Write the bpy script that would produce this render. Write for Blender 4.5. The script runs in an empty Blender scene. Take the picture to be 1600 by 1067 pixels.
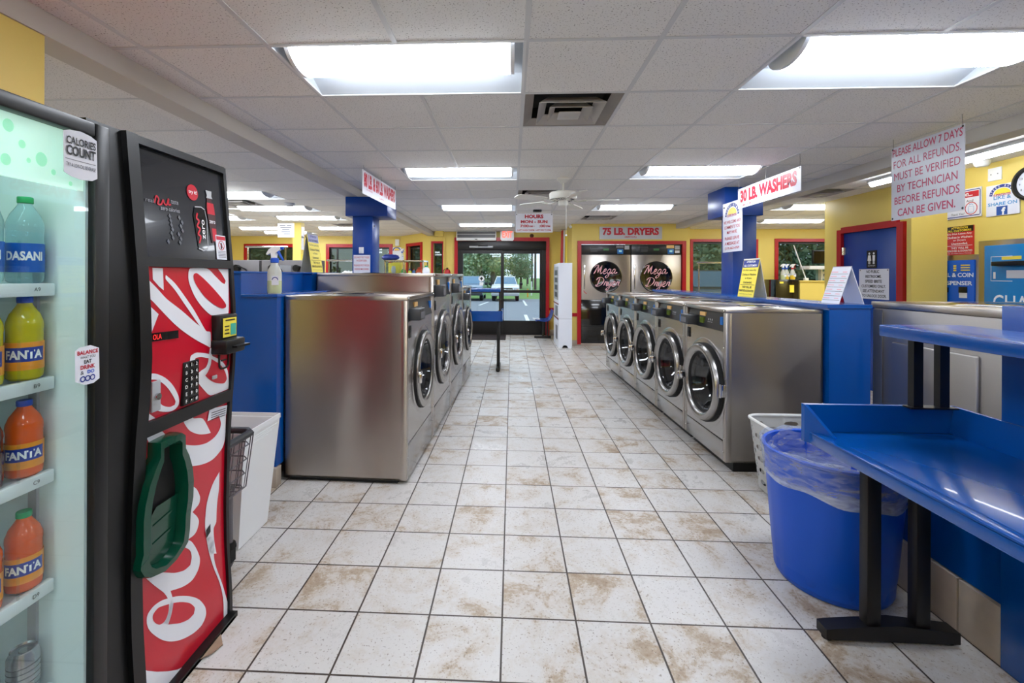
import bpy, bmesh, math, random
from mathutils import Vector as V, Matrix as M
random.seed(7)
SC = bpy.context.scene
COL = SC.collection
PI = math.pi

# ------------------------------------------------------------------ camera
cam = bpy.data.objects.new('camera', bpy.data.cameras.new('camera'))
COL.objects.link(cam)
YAW, ROLL = 0.0466, 0.0042
_r0 = V((math.cos(YAW), math.sin(YAW), 0)); _u0 = V((0, 0, 1))
_fw = V((-math.sin(YAW), math.cos(YAW), 0))
_r = _r0 * math.cos(ROLL) + _u0 * math.sin(ROLL)
_u = _u0 * math.cos(ROLL) - _r0 * math.sin(ROLL)
_m = M((_r, _u, -_fw)).transposed().to_4x4()
_m.translation = V((0, 0, 1.426))
cam.matrix_world = _m
cam.data.sensor_width = 36.0
cam.data.lens = 714.9 / 1600 * 36
cam.data.shift_x = 33.5 / 1600
cam.data.shift_y = -102.4 / 1600
cam.data.clip_start = 0.02
cam.data.clip_end = 400
SC.camera = cam

# ------------------------------------------------------------------ world, exposure
SC.view_settings.view_transform = 'Standard'
SC.view_settings.look = 'None'
SC.view_settings.gamma = 1.0
SC.view_settings.use_curve_mapping = False
SC.view_settings.exposure = 0.16
W = bpy.data.worlds.new('world'); SC.world = W; W.use_nodes = True
nt = W.node_tree; nt.nodes.clear()
_o = nt.nodes.new('ShaderNodeOutputWorld'); _b = nt.nodes.new('ShaderNodeBackground')
_tc = nt.nodes.new('ShaderNodeTexCoord'); _sx = nt.nodes.new('ShaderNodeSeparateXYZ')
_cr = nt.nodes.new('ShaderNodeValToRGB')
nt.links.new(_tc.outputs['Generated'], _sx.inputs[0]); nt.links.new(_sx.outputs['Z'], _cr.inputs[0])
_cr.color_ramp.elements[0].color = (0.74, 0.84, 0.96, 1); _cr.color_ramp.elements[0].position = 0.0
_cr.color_ramp.elements[1].color = (0.86, 0.92, 1.0, 1); _cr.color_ramp.elements[1].position = 0.6
nt.links.new(_cr.outputs[0], _b.inputs[0]); _b.inputs[1].default_value = 1.8
nt.links.new(_b.outputs[0], _o.inputs[0])
LAMP = 19.0          # radiance of the fluorescent lenses
CASE_LAMP = 9.0     # tubes inside the drinks cooler

# ------------------------------------------------------------------ materials
def lin(c):
    return tuple((x / 255 / 12.92) if x / 255 <= .04045 else ((x / 255 + .055) / 1.055) ** 2.4 for x in c)
MATS = {}
def mat(name, rgb, rough=.5, metal=0.0, emit=0.0, spec=.5, coat=0.0, alpha=1.0, trans=0.0, ior=1.45, raw=False):
    if name in MATS: return MATS[name]
    m = bpy.data.materials.new(name); m.use_nodes = True
    b = m.node_tree.nodes['Principled BSDF']
    c = rgb if raw else lin(rgb)
    b.inputs['Base Color'].default_value = (*c, 1)
    b.inputs['Roughness'].default_value = rough
    b.inputs['Metallic'].default_value = metal
    b.inputs['Specular IOR Level'].default_value = spec
    b.inputs['Coat Weight'].default_value = coat
    b.inputs['Transmission Weight'].default_value = trans
    b.inputs['IOR'].default_value = ior
    b.inputs['Alpha'].default_value = alpha
    if emit:
        b.inputs['Emission Color'].default_value = (*c, 1)
        b.inputs['Emission Strength'].default_value = emit
    MATS[name] = m
    return m
def N(m, t): return m.node_tree.nodes.new(t)
def L(m, a, b): m.node_tree.links.new(a, b)
def bsdf(m): return m.node_tree.nodes['Principled BSDF']
def noisy(m, scale=8, amount=.12, bump=0.0, bscale=None, stretch=(1, 1, 1), rough=0.0):
    """procedural variation of colour (and bump / roughness) around the base colour"""
    b = bsdf(m); tc = N(m, 'ShaderNodeTexCoord'); mp = N(m, 'ShaderNodeMapping'); mp.inputs['Scale'].default_value = stretch
    n = N(m, 'ShaderNodeTexNoise'); n.inputs['Scale'].default_value = scale; n.inputs['Detail'].default_value = 4
    L(m, tc.outputs['Object'], mp.inputs[0]); L(m, mp.outputs[0], n.inputs['Vector'])
    base = b.inputs['Base Color'].default_value[:]
    mx = N(m, 'ShaderNodeMix'); mx.data_type = 'RGBA'
    mx.inputs[6].default_value = tuple(x * (1 - amount) for x in base[:3]) + (1,)
    mx.inputs[7].default_value = tuple(min(1, x * (1 + amount)) for x in base[:3]) + (1,)
    L(m, n.outputs['Fac'], mx.inputs[0]); L(m, mx.outputs[2], b.inputs['Base Color'])
    if rough:
        mr = N(m, 'ShaderNodeMapRange'); r0 = b.inputs['Roughness'].default_value
        mr.inputs[3].default_value = max(0, r0 - rough); mr.inputs[4].default_value = r0 + rough
        L(m, n.outputs['Fac'], mr.inputs[0]); L(m, mr.outputs[0], b.inputs['Roughness'])
    if bump:
        n2 = N(m, 'ShaderNodeTexNoise'); n2.inputs['Scale'].default_value = bscale or scale * 6
        L(m, mp.outputs[0], n2.inputs['Vector'])
        bp = N(m, 'ShaderNodeBump'); bp.inputs['Strength'].default_value = bump; bp.inputs['Distance'].default_value = .01
        L(m, n2.outputs['Fac'], bp.inputs['Height']); L(m, bp.outputs[0], b.inputs['Normal'])
    return m

yellow = noisy(mat('yellow_paint', (226, 202, 106), .45), 3, .05, .05, 60)
red = noisy(mat('red_paint', (178, 20, 32), .35), 5, .08)
blue = noisy(mat('blue_laminate', (0, 76, 158), .22, coat=.25), 4, .06, rough=.05)
blue_wall = noisy(mat('blue_paint', (0, 62, 150), .32), 4, .06)
white_paint = noisy(mat('white_paint', (225, 225, 224), .45), 4, .03)
cream = noisy(mat('soffit_paint', (196, 192, 186), .6), 4, .04)
white_plastic = noisy(mat('white_plastic', (232, 234, 236), .35), 5, .02)
black = noisy(mat('black_plastic', (9, 9, 10), .38), 6, .15)
black_gloss = noisy(mat('black_gloss', (10, 10, 11), .12, coat=.5), 6, .1)
black_metal = noisy(mat('black_powder_coat', (17, 15, 15), .4), 9, .12)
rubber = noisy(mat('black_rubber', (16, 16, 17), .7), 12, .2)
dark_grey = noisy(mat('dark_grey_plastic', (52, 54, 58), .4), 7, .1)
grey_plastic = noisy(mat('grey_plastic', (112, 112, 118), .45), 7, .08)
lt_grey = noisy(mat('light_grey_enamel', (170, 172, 176), .4), 7, .05)
chrome = noisy(mat('chrome', (205, 205, 205), .12, 1.0), 6, .04)
red_ink = mat('red_lettering', (190, 22, 48), .4)
black_ink = mat('black_lettering', (22, 22, 26), .4)
blue_ink = mat('blue_lettering', (30, 52, 140), .4)
cyan_ink = mat('light_blue_lettering', (70, 150, 205), .4)
white_ink = mat('white_lettering', (240, 240, 240), .4)
pink_ink = mat('pink_lettering', (238, 180, 190), .4)
yellow_ink = mat('yellow_lettering', (245, 215, 60), .4)
sign_white = noisy(mat('white_sign_board', (226, 228, 238), .3), 3, .02)
sign_grey = noisy(mat('light_grey_sign_board', (188, 190, 200), .3), 3, .02)
card_yellow = noisy(mat('yellow_card', (244, 224, 78), .4), 3, .03)
mirror_glass = mat('tinted_mirror', (20, 22, 24), .04, 0, spec=.8)

def steel(name, rgb, rough, aniso=.75, rot=.0):
    m = mat(name, rgb, rough, 1.0); b = bsdf(m)
    tc = N(m, 'ShaderNodeTexCoord'); mp = N(m, 'ShaderNodeMapping'); mp.inputs['Scale'].default_value = (1.5, 1.5, 90)
    n = N(m, 'ShaderNodeTexNoise'); n.inputs['Scale'].default_value = 3; n.inputs['Detail'].default_value = 3
    L(m, tc.outputs['Object'], mp.inputs[0]); L(m, mp.outputs[0], n.inputs['Vector'])
    mr = N(m, 'ShaderNodeMapRange'); mr.inputs[3].default_value = rough - .02; mr.inputs[4].default_value = rough + .03
    L(m, n.outputs['Fac'], mr.inputs[0]); L(m, mr.outputs[0], b.inputs['Roughness'])
    n2 = N(m, 'ShaderNodeTexNoise'); n2.inputs['Scale'].default_value = 2.2; n2.inputs['Detail'].default_value = 2
    L(m, tc.outputs['Object'], n2.inputs['Vector'])
    mx = N(m, 'ShaderNodeMix'); mx.data_type = 'RGBA'; c = lin(rgb)
    mx.inputs[6].default_value = tuple(x * .86 for x in c) + (1,); mx.inputs[7].default_value = tuple(min(1, x * 1.12) for x in c) + (1,)
    L(m, n2.outputs['Fac'], mx.inputs[0]); L(m, mx.outputs[2], b.inputs['Base Color'])
    bp = N(m, 'ShaderNodeBump'); bp.inputs['Strength'].default_value = .06; bp.inputs['Distance'].default_value = .03
    L(m, n2.outputs['Fac'], bp.inputs['Height']); L(m, bp.outputs[0], b.inputs['Normal'])
    b.inputs['Anisotropic'].default_value = aniso; b.inputs['Anisotropic Rotation'].default_value = rot
    tg = N(m, 'ShaderNodeTangent'); tg.direction_type = 'RADIAL'; tg.axis = 'Z'; L(m, tg.outputs[0], b.inputs['Tangent'])
    return m
stainless = steel('brushed_stainless', (182, 175, 168), .30, .8, .25)
dull_steel = steel('dull_stainless', (176, 172, 168), .46, .3, .25)
stainless_front = steel('stainless_front', (184, 182, 182), .26, .4, .25)
ring_steel = noisy(mat('polished_door_ring', (168, 166, 164), .27, 1.0), 5, .05)
drum_steel = noisy(mat('drum_steel', (96, 98, 102), .28, 1.0), 5, .1)

def glass_mat(name, tint, refl=1.0, rough=.02, alpha_mix=None):
    m = bpy.data.materials.new(name); m.use_nodes = True; t = m.node_tree; t.nodes.clear()
    o = t.nodes.new('ShaderNodeOutputMaterial'); tr = t.nodes.new('ShaderNodeBsdfTransparent'); gl = t.nodes.new('ShaderNodeBsdfGlossy')
    mx = t.nodes.new('ShaderNodeMixShader'); lw = t.nodes.new('ShaderNodeLayerWeight'); lw.inputs['Blend'].default_value = .5
    pw = t.nodes.new('ShaderNodeMath'); pw.operation = 'POWER'; pw.inputs[1].default_value = 5
    mu = t.nodes.new('ShaderNodeMath'); mu.operation = 'MULTIPLY_ADD'; mu.inputs[1].default_value = .9 * refl; mu.inputs[2].default_value = .035 * refl
    tr.inputs[0].default_value = (*tint, 1); gl.inputs['Roughness'].default_value = rough; gl.inputs[0].default_value = (.95, .97, 1, 1)
    t.links.new(lw.outputs['Facing'], pw.inputs[0]); t.links.new(pw.outputs[0], mu.inputs[0]); t.links.new(mu.outputs[0], mx.inputs[0])
    t.links.new(tr.outputs[0], mx.inputs[1]); t.links.new(gl.outputs[0], mx.inputs[2]); t.links.new(mx.outputs[0], o.inputs[0])
    MATS[name] = m
    return m
clear_glass = glass_mat('clear_glass', (.93, .97, .96))
door_glass = glass_mat('door_glass', (.86, .93, .95), .8)
tint_glass = glass_mat('tinted_window_glass', (.34, .37, .34), 1.0)
soft_tint = glass_mat('lightly_tinted_glass', (.5, .56, .55), 1.0)
porthole_glass = glass_mat('washer_door_glass', (.6, .6, .62), 2.2)
cooler_glass = glass_mat('cooler_door_glass', (.93, .965, .97), .9)

lens_mat = mat('lit_lens', (240, 246, 255), .4, emit=LAMP)
lens_case = mat('cooler_tube', (236, 255, 250), .4, emit=CASE_LAMP)

# floor tiles -----------------------------------------------------------------
def floor_material():
    m = mat('ceramic_floor_tile', (205, 198, 188), .3); b = bsdf(m)
    T = .305
    tc = N(m, 'ShaderNodeTexCoord'); mp = N(m, 'ShaderNodeMapping'); mp.vector_type = 'POINT'
    mp.inputs['Location'].default_value = (.0346 / T, -1.9107 / T, 0); mp.inputs['Scale'].default_value = (1 / T, 1 / T, 1)
    L(m, tc.outputs['Object'], mp.inputs[0])
    fl = N(m, 'ShaderNodeVectorMath'); fl.operation = 'FLOOR'; L(m, mp.outputs[0], fl.inputs[0])
    fr = N(m, 'ShaderNodeVectorMath'); fr.operation = 'FRACTION'; L(m, mp.outputs[0], fr.inputs[0])
    wn = N(m, 'ShaderNodeTexWhiteNoise'); wn.noise_dimensions = '2D'; L(m, fl.outputs[0], wn.inputs['Vector'])
    sc = N(m, 'ShaderNodeVectorMath'); sc.operation = 'SCALE'; sc.inputs['Scale'].default_value = 37; L(m, wn.outputs['Color'], sc.inputs[0])
    ad = N(m, 'ShaderNodeVectorMath'); ad.operation = 'ADD'; L(m, mp.outputs[0], ad.inputs[0]); L(m, sc.outputs[0], ad.inputs[1])
    n1 = N(m, 'ShaderNodeTexNoise'); n1.inputs['Scale'].default_value = 1.25; n1.inputs['Detail'].default_value = 7; n1.inputs['Roughness'].default_value = .72; n1.inputs['Distortion'].default_value = .4
    n2 = N(m, 'ShaderNodeTexNoise'); n2.inputs['Scale'].default_value = 17; n2.inputs['Detail'].default_value = 6; n2.inputs['Roughness'].default_value = .75
    n3 = N(m, 'ShaderNodeTexNoise'); n3.inputs['Scale'].default_value = 34; n3.inputs['Detail'].default_value = 3
    for n in (n1, n2, n3): L(m, ad.outputs[0], n.inputs['Vector'])
    # how brown this tile is
    a1 = N(m, 'ShaderNodeMath'); a1.operation = 'MULTIPLY_ADD'; a1.inputs[1].default_value = .13; L(m, wn.outputs['Value'], a1.inputs[0]); L(m, n1.outputs['Fac'], a1.inputs[2])
    a2 = N(m, 'ShaderNodeMath'); a2.operation = 'MULTIPLY_ADD'; a2.inputs[1].default_value = .30; L(m, n2.outputs['Fac'], a2.inputs[0]); L(m, a1.outputs[0], a2.inputs[2])
    cr = N(m, 'ShaderNodeValToRGB'); e = cr.color_ramp.elements
    e[0].position = .67; e[0].color = (*lin((203, 200, 197)), 1); e[1].position = .98; e[1].color = (*lin((148, 124, 100)), 1)
    k = e.new(.775); k.color = (*lin((196, 189, 181)), 1); k = e.new(.845); k.color = (*lin((174, 158, 139)), 1)
    L(m, a2.outputs[0], cr.inputs[0])
    # dark specks
    sp = N(m, 'ShaderNodeMapRange'); sp.inputs[1].default_value = .63; sp.inputs[2].default_value = .68; L(m, n3.outputs['Fac'], sp.inputs[0])
    ms = N(m, 'ShaderNodeMix'); ms.data_type = 'RGBA'; ms.inputs[7].default_value = (*lin((110, 96, 84)), 1)
    sm = N(m, 'ShaderNodeMath'); sm.operation = 'MULTIPLY'; sm.inputs[1].default_value = .6; L(m, sp.outputs[0], sm.inputs[0])
    L(m, sm.outputs[0], ms.inputs[0]); L(m, cr.outputs[0], ms.inputs[6])
    # grout
    sx = N(m, 'ShaderNodeSeparateXYZ'); L(m, fr.outputs[0], sx.inputs[0])
    def edge(out):
        s = N(m, 'ShaderNodeMath'); s.operation = 'SUBTRACT'; s.inputs[1].default_value = .5; L(m, out, s.inputs[0])
        a = N(m, 'ShaderNodeMath'); a.operation = 'ABSOLUTE'; L(m, s.outputs[0], a.inputs[0]); return a.outputs[0]
    mxm = N(m, 'ShaderNodeMath'); mxm.operation = 'MAXIMUM'; L(m, edge(sx.outputs[0]), mxm.inputs[0]); L(m, edge(sx.outputs[1]), mxm.inputs[1])
    g = N(m, 'ShaderNodeMapRange'); g.inputs[1].default_value = .484; g.inputs[2].default_value = .491; L(m, mxm.outputs[0], g.inputs[0])
    mg = N(m, 'ShaderNodeMix'); mg.data_type = 'RGBA'; mg.inputs[7].default_value = (*lin((62, 52, 45)), 1)
    L(m, g.outputs[0], mg.inputs[0]); L(m, ms.outputs[2], mg.inputs[6]); L(m, mg.outputs[2], b.inputs['Base Color'])
    rr = N(m, 'ShaderNodeMapRange'); rr.inputs[3].default_value = .22; rr.inputs[4].default_value = .5; L(m, a2.outputs[0], rr.inputs[0]); rr.inputs[1].default_value = .5; rr.inputs[2].default_value = .9
    L(m, rr.outputs[0], b.inputs['Roughness'])
    hh = N(m, 'ShaderNodeMath'); hh.operation = 'MULTIPLY_ADD'; hh.inputs[1].default_value = -2.0; L(m, g.outputs[0], hh.inputs[0]); L(m, n2.outputs['Fac'], hh.inputs[2])
    bp = N(m, 'ShaderNodeBump'); bp.inputs['Strength'].default_value = .25; bp.inputs['Distance'].default_value = .0015
    L(m, hh.outputs[0], bp.inputs['Height']); L(m, bp.outputs[0], b.inputs['Normal'])
    return m
tile_mat = floor_material()
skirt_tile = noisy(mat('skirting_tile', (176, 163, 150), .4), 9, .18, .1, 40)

def ceiling_material():
    m = mat('acoustic_ceiling_tile', (206, 203, 200), .85); b = bsdf(m)
    tc = N(m, 'ShaderNodeTexCoord')
    n = N(m, 'ShaderNodeTexNoise'); n.inputs['Scale'].default_value = 130; n.inputs['Detail'].default_value = 2; L(m, tc.outputs['Object'], n.inputs['Vector'])
    mr = N(m, 'ShaderNodeMapRange'); mr.inputs[1].default_value = .32; mr.inputs[2].default_value = .38; L(m, n.outputs['Fac'], mr.inputs[0])
    # each tile a slightly different white
    mp = N(m, 'ShaderNodeMapping'); mp.inputs['Location'].default_value = (-.0631 / .6096, -2.1031 / .6096, 0); mp.inputs['Scale'].default_value = (1 / .6096,) * 2 + (1,)
    L(m, tc.outputs['Object'], mp.inputs[0]); fl = N(m, 'ShaderNodeVectorMath'); fl.operation = 'FLOOR'; L(m, mp.outputs[0], fl.inputs[0])
    wn = N(m, 'ShaderNodeTexWhiteNoise'); wn.noise_dimensions = '2D'; L(m, fl.outputs[0], wn.inputs['Vector'])
    m2 = N(m, 'ShaderNodeMix'); m2.data_type = 'RGBA'; m2.inputs[6].default_value = (*lin((224, 222, 220)), 1); m2.inputs[7].default_value = (*lin((234, 231, 227)), 1)
    L(m, wn.outputs['Value'], m2.inputs[0])
    mx = N(m, 'ShaderNodeMix'); mx.data_type = 'RGBA'; mx.inputs[6].default_value = (*lin((132, 126, 120)), 1)
    L(m, mr.outputs[0], mx.inputs[0]); L(m, m2.outputs[2], mx.inputs[7]); L(m, mx.outputs[2], b.inputs['Base Color'])
    bp = N(m, 'ShaderNodeBump'); bp.inputs['Strength'].default_value = .15; bp.inputs['Distance'].default_value = .001
    L(m, mr.outputs[0], bp.inputs['Height']); L(m, bp.outputs[0], b.inputs['Normal'])
    return m
ceil_mat = ceiling_material()
tbar_mat = noisy(mat('ceiling_grid_paint', (206, 206, 206), .45), 4, .06)

# ------------------------------------------------------------------ mesh helpers
ORI = {}
class MB:
    def __init__(s): s.bm = bmesh.new()
    def box(s, x0, x1, y0, y1, z0, z1, bev=0.0, seg=2):
        r = bmesh.ops.create_cube(s.bm, size=1.0)
        vs = r['verts']
        for v in vs:
            v.co = V((x0 + (v.co.x + .5) * (x1 - x0), y0 + (v.co.y + .5) * (y1 - y0), z0 + (v.co.z + .5) * (z1 - z0)))
        if bev:
            es = list({e for v in vs for e in v.link_edges})
            bmesh.ops.bevel(s.bm, geom=es, offset=bev, segments=seg, profile=.5, affect='EDGES')
        return s
    def poly(s, pts, vec):
        """closed polygon (3d points) extruded by vec"""
        vec = V(vec); a = [s.bm.verts.new(V(p)) for p in pts]; b = [s.bm.verts.new(V(p) + vec) for p in pts]
        n = len(pts)
        s.bm.faces.new(a[::-1]); s.bm.faces.new(b)
        for i in range(n): s.bm.faces.new((a[i], a[(i + 1) % n], b[(i + 1) % n], b[i]))
        return s
    def flat(s, pts):
        s.bm.faces.new([s.bm.verts.new(V(p)) for p in pts]); return s
    def quad(s, a, b, c, d): return s.flat((a, b, c, d))
    def cyl(s, p0, p1, r, r2=None, seg=16, caps=True):
        return s.tube([p0, p1], [r, r if r2 is None else r2], seg, caps)
    def tube(s, pts, r, seg=8, caps=True, closed=False):
        pts = [V(p) for p in pts]; n = len(pts)
        rs = r if isinstance(r, (list, tuple)) else [r] * n
        rings = []; ref = None
        for i in range(n):
            if closed: d = pts[(i + 1) % n] - pts[i - 1]
            else: d = pts[min(i + 1, n - 1)] - pts[max(i - 1, 0)]
            if d.length < 1e-9: d = V((0, 0, 1))
            d.normalize()
            if ref is None or abs(ref.dot(d)) > .95:
                ref = V((0, 0, 1)) if abs(d.z) < .9 else V((1, 0, 0))
            x = ref - d * ref.dot(d); x.normalize(); y = d.cross(x); ref = x
            rings.append([s.bm.verts.new(pts[i] + (x * math.cos(2 * PI * k / seg) + y * math.sin(2 * PI * k / seg)) * rs[i]) for k in range(seg)])
        for i in range(n if closed else n - 1):
            a, b = rings[i], rings[(i + 1) % n]
            for k in range(seg): s.bm.faces.new((a[k], a[(k + 1) % seg], b[(k + 1) % seg], b[k]))
        if caps and not closed:
            s.bm.faces.new(rings[0][::-1]); s.bm.faces.new(rings[-1])
        return s
    def lathe(s, prof, c=(0, 0, 0), ax='Z', seg=32, closed=False, sx=1.0, sy=1.0):
        """profile of (radius, height) turned about an axis through c"""
        c = V(c); rings = []
        def pt(r, h, t):
            a, b = r * math.cos(t) * sx, r * math.sin(t) * sy
            if ax == 'Z': return c + V((a, b, h))
            if ax == 'Y': return c + V((a, h, b))
            return c + V((h, a, b))
        for r, h in prof:
            rings.append([s.bm.verts.new(pt(r, h, 2 * PI * k / seg)) for k in range(seg)] if r > 1e-6 else [s.bm.verts.new(pt(0, h, 0))])
        m = len(rings)
        for i in range(m if closed else m - 1):
            a, b = rings[i], rings[(i + 1) % m]
            if len(a) == 1 and len(b) == 1: continue
            for k in range(seg):
                k2 = (k + 1) % seg
                if len(a) == 1: s.bm.faces.new((a[0], b[k], b[k2]))
                elif len(b) == 1: s.bm.faces.new((a[k], a[k2], b[0]))
                else: s.bm.faces.new((a[k], a[k2], b[k2], b[k]))
        return s
    def plate_hole(s, x0, x1, z0, z1, y, cx, cz, r, seg=48):
        """sheet in the plane y with a round hole"""
        an = [2 * PI * k / seg for k in range(seg)]
        cor = [math.atan2(z - cz, x - cx) % (2 * PI) for x in (x0, x1) for z in (z0, z1)]
        an = sorted(set(round(a, 6) for a in an + cor)); inn = []; out = []
        for a in an:
            c, t = math.cos(a), math.sin(a)
            inn.append(s.bm.verts.new((cx + r * c, y, cz + r * t)))
            k = min([((x1 - cx) / c if c > 1e-9 else (x0 - cx) / c if c < -1e-9 else 1e9), ((z1 - cz) / t if t > 1e-9 else (z0 - cz) / t if t < -1e-9 else 1e9)])
            out.append(s.bm.verts.new((cx + k * c, y, cz + k * t)))
        n = len(an)
        for i in range(n): s.bm.faces.new((inn[i], inn[(i + 1) % n], out[(i + 1) % n], out[i]))
        return s
    def sphere(s, c, r, seg=16, sx=1, sy=1, sz=1):
        rr = bmesh.ops.create_uvsphere(s.bm, u_segments=seg, v_segments=max(6, seg // 2), radius=r)
        for v in rr['verts']: v.co = V((v.co.x * sx, v.co.y * sy, v.co.z * sz)) + V(c)
        return s
    def xf(s, mtx): bmesh.ops.transform(s.bm, matrix=mtx, verts=s.bm.verts[:]); return s
    def build(s, name, m, parent=None, smooth=True, org=None, ang=35):
        o0 = ORI.get(parent, V((0, 0, 0))) if parent else V(org or (0, 0, 0))
        if o0.length: bmesh.ops.translate(s.bm, vec=-o0, verts=s.bm.verts[:])
        bmesh.ops.recalc_face_normals(s.bm, faces=s.bm.faces[:])
        me = bpy.data.meshes.new(name)
        if smooth:
            ca = math.radians(ang)
            for f in s.bm.faces: f.smooth = True
            for e in s.bm.edges:
                if len(e.link_faces) == 2 and e.calc_face_angle(0) > ca: e.smooth = False
        s.bm.to_mesh(me); s.bm.free()
        ms = m if isinstance(m, (list, tuple)) else [m]
        for q in ms: me.materials.append(q)
        o = bpy.data.objects.new(name, me); COL.objects.link(o)
        if parent: o.parent = parent; ORI[o] = o0
        else: o.location = o0; ORI[o] = o0
        return o
def thing(name, label, cat, loc=(0, 0, 0), group=None):
    o = bpy.data.objects.new(name, None); COL.objects.link(o); o.empty_display_size = .1
    o.location = loc; ORI[o] = V(loc); o['label'] = label; o['category'] = cat
    if group: o['group'] = group
    return o
def tag(o, label, cat, group=None):
    o['label'] = label; o['category'] = cat
    if group: o['group'] = group
    return o
def struct(o, **kw):
    o['kind'] = 'structure'
    return o
def copy_tree(src, parent=None):
    c = src.copy(); COL.objects.link(c)
    if parent: c.parent = parent
    ORI[c] = ORI.get(src, V((0, 0, 0)))
    for ch in list(src.children): copy_tree(ch, c)
    return c
def dup(src, loc, rotz, label, group=None):
    c = copy_tree(src); c.location = loc; c.rotation_euler = (0, 0, rotz); c['label'] = label
    if group: c['group'] = group
    return c

def text_bm(bm, s, c, u, v, w, h, bold=0.0, shear=0.0, off=.0012, keep=False):
    """one line of lettering fitted into a w x h box centred at c (u right, v up)"""
    cu = bpy.data.curves.new('t', 'FONT'); cu.body = s; cu.offset = bold; cu.shear = shear; cu.resolution_u = 3
    ob = bpy.data.objects.new('t', cu); COL.objects.link(ob)
    dg = bpy.context.evaluated_depsgraph_get(); me = bpy.data.meshes.new_from_object(ob.evaluated_get(dg))
    bpy.data.objects.remove(ob); bpy.data.curves.remove(cu)
    xs = [q.co.x for q in me.vertices]; ys = [q.co.y for q in me.vertices]
    if not xs: return
    x0, x1, y0, y1 = min(xs), max(xs), min(ys), max(ys)
    sx = w / (x1 - x0) if w else h / (y1 - y0); sy = h / (y1 - y0)
    if keep: sx = min(sx, sy * 1.25)
    c, u, v = V(c), V(u), V(v); n = u.cross(v)
    for q in me.vertices:
        q.co = c + u * ((q.co.x - (x0 + x1) / 2) * sx) + v * ((q.co.y - (y0 + y1) / 2) * sy) + n * off
    bm.from_mesh(me); bpy.data.meshes.remove(me)
def lettering(parent, m, c, u, v, lines, name='lettering', off=.0012):
    """lines: (text, x, y, width, height[, bold[, shear]]) on the plane c,u,v"""
    b = MB(); c, u, v = V(c), V(u), V(v)
    for ln in lines:
        text_bm(b.bm, ln[0], c + u * ln[1] + v * ln[2], u, v, ln[3], ln[4], ln[5] if len(ln) > 5 else 0.0, ln[6] if len(ln) > 6 else 0.0, off)
    return b.build(name, m, parent, smooth=False)
def shape2d(b, c, u, v, pts, off=.001):
    c, u, v = V(c), V(u), V(v); n = u.cross(v)
    b.flat([c + u * x + v * y + n * off for x, y in pts]); return b
def disc2d(b, c, u, v, x, y, r, off=.001, seg=28, ry=None):
    return shape2d(b, c, u, v, [(x + r * math.cos(2 * PI * k / seg), y + (ry or r) * math.sin(2 * PI * k / seg)) for k in range(seg)], off)
def stroke2d(b, c, u, v, pts, w, off=.001):
    """ribbon along a 2d path; w a number or a list"""
    c, u, v = V(c), V(u), V(v); n = u.cross(v); k = len(pts); ws = w if isinstance(w, (list, tuple)) else [w] * k
    A = []; B = []
    for i in range(k):
        x0, y0 = pts[max(0, i - 1)]; x1, y1 = pts[min(k - 1, i + 1)]; d = math.hypot(x1 - x0, y1 - y0) or 1
        nx, ny = -(y1 - y0) / d * ws[i] / 2, (x1 - x0) / d * ws[i] / 2; x, y = pts[i]
        A.append(b.bm.verts.new(c + u * (x + nx) + v * (y + ny) + n * off)); B.append(b.bm.verts.new(c + u * (x - nx) + v * (y - ny) + n * off))
    for i in range(k - 1): b.bm.faces.new((A[i], B[i], B[i + 1], A[i + 1]))
    return b
def spline(pts, sub=6):
    o = []
    for i in range(len(pts) - 1):
        p0, p1, p2, p3 = [V(pts[max(0, min(len(pts) - 1, j))]) for j in (i - 1, i, i + 1, i + 2)]
        for k in range(sub):
            t = k / sub
            o.append(tuple(.5 * ((2 * p1) + (p2 - p0) * t + (2 * p0 - 5 * p1 + 4 * p2 - p3) * t * t + (3 * p1 - p0 - 3 * p2 + p3) * t ** 3)))
    o.append(tuple(pts[-1])); return o
def board(b, c, u, v, w, h, t=.004):
    c, u, v = V(c), V(u), V(v); n = u.cross(v)
    p = [c + u * (x * w / 2) + v * (y * h / 2) - n * t for x, y in ((-1, -1), (1, -1), (1, 1), (-1, 1))]
    b.poly(p, n * t); return b
XP, XN, YN = ((0, 1, 0), (0, 0, 1)), ((0, -1, 0), (0, 0, 1)), ((1, 0, 0), (0, 0, 1))   # facing +x, -x, -y
def arch_emblem(parent, c, u, v, x, y, r, words=True, name='emblem', scale=1.0, only=None):
    """blue arch with a row of small letters, a yellow half disc below it and a red word"""
    c, u, v = V(c), V(u), V(v)
    A = [(x + r * math.cos(t), y + r * .82 * math.sin(t)) for t in [PI * (1 - k / 20) * 1.0 for k in range(21)]]
    b = MB(); stroke2d(b, c, u, v, A, r * .26, .0010); o = b.build(name, blue_ink, parent, False)
    b = MB(); shape2d(b, c, u, v, [(x + r * .72 * math.cos(PI * k / 16), y + r * .12 + r * .5 * math.sin(PI * k / 16)) for k in range(17)], .0010); b.build('half_disc', yellow_ink, o, False)
    if words:
        b = MB(); S = 'SPEED BRITE'
        for i, ch in enumerate(S):
            if ch == ' ': continue
            t = PI * (1 - (i + .7) / (len(S) + .4)); uu = u * math.sin(t) - v * math.cos(t); vv = u * math.cos(t) + v * math.sin(t)
            text_bm(b.bm, ch, c + u * (x + r * math.cos(t)) + v * (y + r * .82 * math.sin(t)), uu, vv, r * .12, r * .17, 0, 0, .0022)
        b.build('arch_lettering', white_ink, o, False)
    lettering(o, red_ink, c, u, v, [('SUPERCENTER', x, y + r * .02, r * 1.5, r * .2, .02)], 'red_word', .0022)
    return o
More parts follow.
